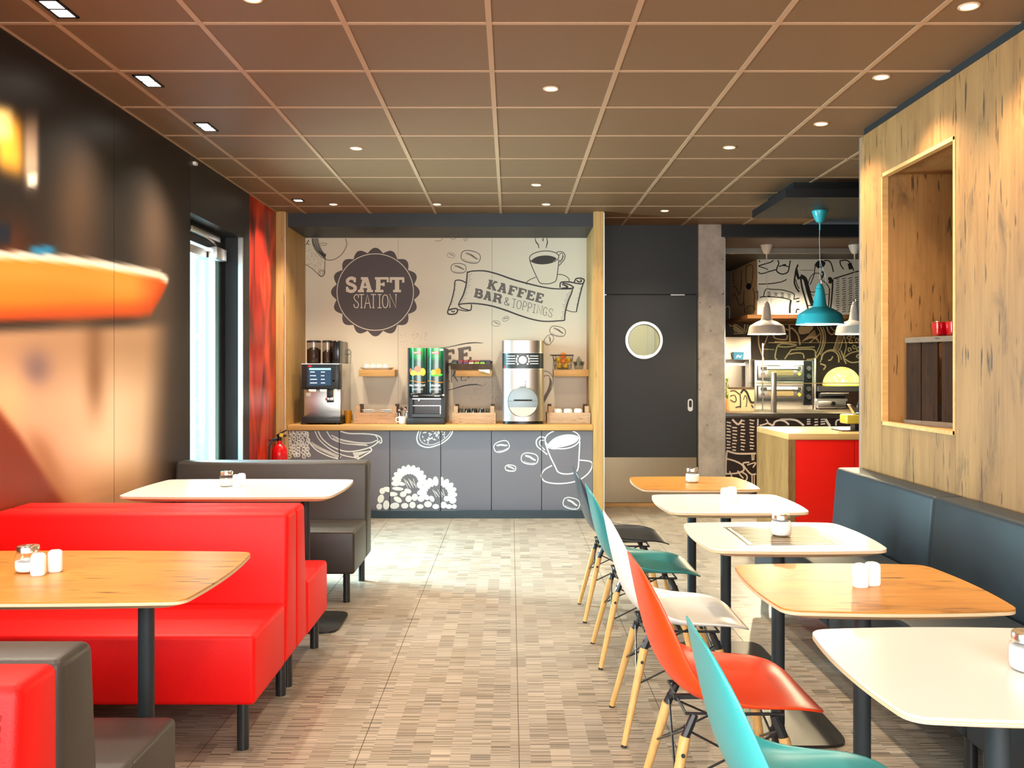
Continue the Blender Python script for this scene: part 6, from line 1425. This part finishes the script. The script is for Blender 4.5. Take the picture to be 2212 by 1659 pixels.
# upright post, glass guard, menu board and plant on the bar
po = part('guard_post', MB().box(X(1667.5, 9.3), X(1678, 9.3), 9.3, 9.34, 0.92, Z(804.5, 9.3)), M['alu'], bevel=0.002); tag(po, 'short brushed metal post standing on the bar', 'post')
gg = thing('glass_guard', 'clear glass sneeze guard hung above the bar', 'glass screen', (3.4, 9.42, 0.92))
part('pane', MB().box(-0.72, 0.95, 0, 0.008, 0.30, 0.72), thin_glass('cyan_guard_glass', (0.86, 0.96, 0.97, 1), 0.04), gg)
part('glass_shelf', MB().box(-0.85, 0.95, 0.01, 0.3, 0.292, 0.30), thin_glass('guard_shelf_glass', (0.8, 0.95, 0.95, 1), 0.05), gg)
part('edge_line', MB().box(-0.72, 0.95, -0.002, 0.0, 0.716, 0.72).box(-0.85, 0.95, 0.006, 0.01, 0.292, 0.30), plain('glass_edge', rgb(214, 190, 130), 0.2), gg)
for x_ in (-0.84, -0.70, 0.94): part('support', MB().box(x_, x_ + 0.012, 0.30, 0.312, 0.0, 0.72), M['alu'], gg)
YM = 9.62
t = begin('menu_board', 'cream drawn picture block leaning on the bar', 'picture', (X(1602, YM), YM, 0.92))
wp('block', MB().box(X(oz(135, 0)[0], YM), X(oz(412, 0)[0], YM), YM, YM + 0.06, 0.92, Z(oz(0, 505)[1], YM)), plain('cream_block', rgb(232, 204, 160), 0.5), t)
wp('top_edge', MB().box(X(oz(135, 0)[0], YM), X(oz(412, 0)[0], YM), YM - 0.002, YM + 0.06, Z(oz(0, 520)[1], YM), Z(oz(0, 502)[1], YM) + 0.001), M['crate_d'], t)
d = Draw(lambda px, py: (X(px, YM) - ORG[0], -0.0012, Z(py, YM) - ORG[2]), (1550, 740), 320 / 1659)
for pts, wd in (([(140,545),(190,540),(240,575),(255,600),(258,730)],12), ([(140,600),(190,590),(210,640),(190,665),(140,640)],10), ([(260,570),(290,530),(330,560),(370,660),(410,670)],22), ([(290,640),(310,590),(330,640),(320,720)],9), ([(380,700),(400,730)],14), ([(200,725),(255,715)],12)): d.line(pts, wd)
d.build('drawing', M['ink_k'], t)
t = begin('potted_plant', 'small green potted plant on the bar beside the pier', 'plant', (X(1569, 9.84), 9.84, 0.92))
wp('pot', MB().lathe([(0.0005, 0.0), (0.034, 0.0), (0.044, 0.115), (0.040, 0.115), (0.0005, 0.10)], 20, ORG), plain('terracotta', rgb(196, 140, 92), 0.7), t, smooth=True)
rg = random.Random(11); mb = MB()
for i in range(150):
    a = rg.uniform(0, 6.28); h = rg.uniform(0.0, 0.22); r = 0.05 * (1 - h / 0.26) * rg.uniform(0.2, 1); b0 = Vector((r*math.cos(a), r*math.sin(a), 0.11 + h)); dv = Vector((math.cos(a)*0.02, math.sin(a)*0.02, 0.03)); sd_ = Vector((-math.sin(a), math.cos(a), 0)) * 0.005
    mb.face([b0, b0 + dv*0.5 + sd_, b0 + dv, b0 + dv*0.5 - sd_])
part('foliage', mb, plain('plant_green', rgb(110, 140, 30), 0.6), t)['kind'] = 'stuff'
part('stem', MB().cyl((0, 0, 0.10), (0, 0, 0.30), 0.004, n=6), M['crate_d'], t)

# serving island
IX, IY0, IY1, IZ = 2.10, 6.85, 7.73, 0.873
t = begin('serving_island', 'oak serving island with red front panels', 'counter', (3.1, 7.3, 0))
wp('side_panel', MB().box(IX, IX + 0.055, IY0, IY1, 0, IZ - 0.046), M['oakpanel'], t); wp('worktop', MB().box(IX, 4.2, IY0, IY1, IZ - 0.045, IZ), M['oakx'], t, bevel=0.002)
wp('red_panel', MB().box(IX + 0.056, X(1847, IY0) - 0.002, IY0 + 0.012, IY0 + 0.03, 0.02, IZ - 0.048), M['red'], t); wp('red_panel', MB().box(X(1847, IY0) + 0.002, 4.19, IY0 + 0.012, IY0 + 0.03, 0.02, IZ - 0.048), M['red'], t)
wp('carcass', MB().box(IX + 0.056, 4.19, IY0 + 0.03, IY1 - 0.01, 0.0, IZ - 0.048), M['black'], t)
YSL = 7.15
t = begin('food_slicer', 'olive green slicer with a metal arm at the edge of the oak wall', 'slicer', (X(1856, YSL), YSL, IZ))
wp('base_plate', MB().box(X(1815, YSL), X(1900, YSL), YSL - 0.05, YSL + 0.2, IZ, IZ + 0.008), M['satin_black'], t)
wp('body', MB().box(X(1829, YSL), X(1900, YSL), YSL, YSL + 0.16, Z(916, YSL) , Z(896, YSL)), plain('olive_enamel', rgb(196, 172, 60), 0.3), t, bevel=0.012, seg=3)
wp('foot', MB().box(X(1850, YSL), X(1895, YSL), YSL + 0.03, YSL + 0.13, IZ + 0.008, Z(915, YSL)), M['satin_black'], t)
wp('arm', MB().hexa([(X(1838, YSL), YSL + 0.03, Z(874, YSL)), (X(1842, YSL), YSL + 0.03, Z(874, YSL)), (X(1842, YSL), YSL + 0.09, Z(874, YSL)), (X(1838, YSL), YSL + 0.09, Z(874, YSL)), (X(1850, YSL), YSL + 0.03, Z(893, YSL)), (X(1860, YSL), YSL + 0.03, Z(890, YSL)), (X(1860, YSL), YSL + 0.09, Z(890, YSL)), (X(1850, YSL), YSL + 0.09, Z(893, YSL))]).box(X(1852, YSL), X(1900, YSL), YSL + 0.03, YSL + 0.09, Z(897, YSL), Z(893, YSL)), M['alu'], t)
wp('blade_guard', MB().lathe([(0.0005, -0.01), (0.08, -0.01), (0.085, 0.0), (0.08, 0.012), (0.0005, 0.012)], 28, (X(1880, YSL), YSL + 0.06, Z(880, YSL)), 'y'), M['satin_black'], t, smooth=True)

# pendant lamps
def pendant(label, x, y, ztop, zbot, rs, mat, power):
    t = thing('pendant_lamp', label, 'pendant lamp', (x, y, zbot), 0, 'enamel pendant lamps over the serving counters')
    h = ztop - zbot; k = rs / 0.19
    part('shade', MB().lathe([(rs, 0.0), (rs * 0.97, 0.012*k), (rs * 0.91, 0.075*k), (rs * 0.86, 0.088*k), (rs * 0.55, 0.125*k), (rs * 0.33, 0.14*k), (rs * 0.27, 0.16*k), (rs * 0.20, 0.25*k), (rs * 0.17, 0.29*k), (rs * 0.15, 0.295*k)], 40), mat, t, smooth=True, solid=0.003)
    part('shade_lining', MB().lathe([(rs * 0.975, 0.002), (rs * 0.95, 0.012*k), (rs * 0.885, 0.072*k), (rs * 0.84, 0.084*k), (rs * 0.53, 0.120*k), (rs * 0.3, 0.136*k)], 40), plain('white_enamel_lining', rgb(250, 246, 236), 0.3), t, smooth=True)
    part('lamp_holder', MB().lathe([(0.028, 0.28*k), (0.030, 0.30*k), (0.024, 0.32*k), (0.012, 0.335*k), (0.0006, 0.336*k)], 20), mat, t, smooth=True)
    part('light_bulb', MB().lathe([(0.0006, 0.03*k), (0.025, 0.04*k), (0.034, 0.07*k), (0.022, 0.11*k), (0.014, 0.13*k)], 16), emit('pendant_bulb', (1, 0.85, 0.6, 1), 10), t, smooth=True)
    part('hanging_loop', MB().tube([(-0.012, 0, 0.33*k), (-0.01, 0, 0.36*k), (0, 0, 0.37*k), (0.01, 0, 0.36*k), (0.012, 0, 0.33*k)], 0.0022, 6), M['chrome'], t)
    part('cord', MB().tube([(0.0, 0, 0.37*k), (0.004, 0.004, 0.5*h), (-0.004, 0, 0.75*h), (0, 0, h - 0.10)], 0.0022, 6), plain('grey_cord', rgb(188, 186, 180), 0.5), t)
    part('slack_cord', MB().tube([(0.02, 0, 0.30*k), (0.05, 0, 0.32*k), (0.045, 0, 0.40*k), (0.015, 0, 0.48*k), (0.001, 0, 0.53*k)], 0.0018, 6), plain('grey_cord', rgb(188, 186, 180), 0.5), t)
    part('canopy', MB().lathe([(0.0006, h), (0.062, h), (0.063, h - 0.008), (0.048, h - 0.05), (0.030, h - 0.088), (0.012, h - 0.096), (0.0065, h - 0.10), (0.0065, h - 0.155), (0.0006, h - 0.156)], 28), mat, t, smooth=True)
    l = bpy.data.lights.new('pendant_light', 'POINT'); l.energy = power; l.color = (1, 0.80, 0.5); l.shadow_soft_size = 0.03
    o = bpy.data.objects.new('pendant_light', l); COL.objects.link(o); o.parent = t; o.location = (0, 0, 0.02*k)
YP = 7.40
tealen = plain('teal_enamel', rgb(52, 166, 176), 0.3, vary=0.02); whiteen = plain('white_enamel', rgb(214, 204, 194), 0.35, vary=0.02)
pendant('teal enamel pendant lamp above the serving island', X(1771, YP), YP, 2.655, Z(701, YP), 0.19, tealen, 34)
YW = 9.52
pendant('white enamel pendant lamp left of the teal one, above the bar', X(1656, YW), YW, 2.668, Z(722, YW), 0.195, whiteen, 110)
pendant('white enamel pendant lamp right of the teal one, half behind the oak wall', X(1846, YW), YW, 2.668, Z(722, YW), 0.195, whiteen, 110)

# ------------------------------------------------------------------ niche crate, candle glass, extinguisher
H = 0.487; bt_ = 0.03; AX, AY, AR = 2.208, 5.055, R(-70.4)
grey = wood('weathered_grey_slat', rgb(128, 104, 82), rgb(98, 78, 60), rgb(52, 38, 28), 'x', 1.6, 0.75, 0.4, cracks=0.8)
nslat = wood('dark_niche_slat', rgb(58, 38, 26), rgb(38, 25, 17), rgb(20, 13, 9), 'z', 1.6, 0.85, 0.5, cracks=0.5, spec=0.08)
t = thing('niche_crate', 'dark slatted wooden crate standing on end in the wall niche', 'crate', (AX, AY, NZ0), AR)
part('top_board', MB().box(-0.006, 0.426, -0.006, 0.165, H - bt_, H), grey, t, bevel=0.002, seg=1); part('bottom_board', MB().box(-0.012, 0.432, -0.008, 0.165, 0, bt_), grey, t, bevel=0.002, seg=1)
for a, b in ((0.0, 0.105), (0.113, 0.222), (0.252, 0.355), (0.363, 0.42)): part('slat', MB().box(a, b, 0, 0.012, bt_, H - bt_), nslat, t)
part('rail', MB().box(0.0, 0.42, 0.15, 0.163, bt_, bt_ + 0.09), nslat, t)
def on_crate(u, v): return (AX + u*math.cos(AR) - v*math.sin(AR), AY + u*math.sin(AR) + v*math.cos(AR), NZ0 + H + 0.0005)
t = begin('candle_glass', 'plain red square candle glass on top of the niche crate', 'candle holder', on_crate(0.20, 0.045))
def hexg(x, y, hw, h): return MB().hexa([(x - hw*0.85, y - hw*0.85, 0.004), (x + hw*0.85, y - hw*0.85, 0.004), (x + hw*0.85, y + hw*0.85, 0.004), (x - hw*0.85, y + hw*0.85, 0.004), (x - hw, y - hw, h), (x + hw, y - hw, h), (x + hw, y + hw, h), (x - hw, y + hw, h)])
redg, n_, p_ = new_mat('red_glass'); setp(p_, 0.08, 0, 0.7, 0.4); p_.inputs['Base Color'].default_value = rgb(186, 8, 22); p_.inputs['Transmission Weight'].default_value = 0.35
part('cup', hexg(0, 0, 0.036, 0.078), redg, t, bevel=0.006, seg=3); part('glass_foot', MB().box(-0.03, 0.03, -0.03, 0.03, 0.0, 0.004), M['glass'], t); part('rim', MB().tube([(p[0], p[1], 0.0785) for p in sup(0.036, 0.036, 0, 6, 24)], 0.0015, 5, True), M['chrome'], t)
t = begin('candle_glass', 'patterned red candle glass at the niche edge', 'candle holder', on_crate(0.295, 0.045))
part('cup', hexg(0, 0, 0.036, 0.076), redg, t, bevel=0.006, seg=3); part('glass_foot', MB().box(-0.03, 0.03, -0.03, 0.03, 0.0, 0.004), M['glass'], t)
d = Draw(lambda px, py: (px, -0.0365 + (0.076 - py) * 0.065, py))
for k in range(9): d.line(d.ell(-0.02 + 0.02*(k % 3), 0.02 + 0.02*(k // 3), 0.006, 0.006, 0, 8), 0.0022, True)
d.build('pattern', M['label_w'], t)
# fire extinguisher on the red printed wall
ex, ey = -2.045, 8.02
t = begin('fire_extinguisher', 'red fire extinguisher with black hose below the red printed panel', 'fire extinguisher', (ex, ey, 0.18))
part('cylinder', MB().lathe([(0.0006, 0.0), (0.062, 0.0), (0.068, 0.02), (0.068, 0.43), (0.062, 0.475), (0.045, 0.505), (0.022, 0.525), (0.022, 0.55), (0.0006, 0.55)], 28), plain('extinguisher_red', rgb(214, 16, 22), 0.22), t, smooth=True)
part('valve', MB().cyl((0, 0, 0.54), (0, 0, 0.60), 0.02, n=14).box(-0.024, 0.06, -0.012, 0.012, 0.585, 0.602), M['gloss_black'], t)
part('lever', MB().hexa([(-0.03, -0.012, 0.60), (-0.01, -0.012, 0.60), (-0.01, 0.012, 0.60), (-0.03, 0.012, 0.60), (0.055, -0.012, 0.645), (0.072, -0.012, 0.64), (0.072, 0.012, 0.64), (0.055, 0.012, 0.645)]), M['gloss_black'], t)
part('gauge', MB().lathe([(0.0006, -0.028), (0.017, -0.028), (0.017, -0.01)], 16, (0.02, 0, 0.60), 'y'), plain('gauge_yellow', rgb(226, 200, 60), 0.3), t)
part('hose', MB().tube([(-0.02, -0.01, 0.57), (-0.055, -0.03, 0.565), (-0.078, -0.04, 0.50), (-0.08, -0.045, 0.36), (-0.078, -0.045, 0.2), (-0.075, -0.045, 0.08)], 0.009, 8), plain('rubber_hose', rgb(40, 52, 58), 0.5), t, smooth=True)
part('label', MB().lathe([(0.0686, 0.33), (0.0686, 0.42)], 28, (0, 0, 0)), plain('extinguisher_red_label', rgb(206, 18, 24), 0.3), t)
mb = MB()
for k in range(6):
    a0, a1 = -1.35 + k*0.14, -1.35 + (k+1)*0.14
    mb.face([(0.0692*math.cos(a0), 0.0692*math.sin(a0), 0.33), (0.0692*math.cos(a1), 0.0692*math.sin(a1), 0.33), (0.0692*math.cos(a1), 0.0692*math.sin(a1), 0.385), (0.0692*math.cos(a0), 0.0692*math.sin(a0), 0.385)])
part('white_label', mb, M['label_w'], t)
part('wall_bracket', MB().box(-0.09, -0.06, -0.03, 0.03, 0.30, 0.33).box(-0.09, -0.02, -0.012, 0.012, 0.545, 0.56), M['satin_black'], t)

# light path limits (render cost only)
cy_ = SC.cycles
cy_.max_bounces = 6; cy_.diffuse_bounces = 3; cy_.adaptive_threshold = 0.05; cy_.adaptive_min_samples = 16; cy_.glossy_bounces = 3; cy_.transmission_bounces = 4; cy_.transparent_max_bounces = 10; cy_.caustics_reflective = False; cy_.caustics_refractive = False
cy_.sample_clamp_indirect = 6.0
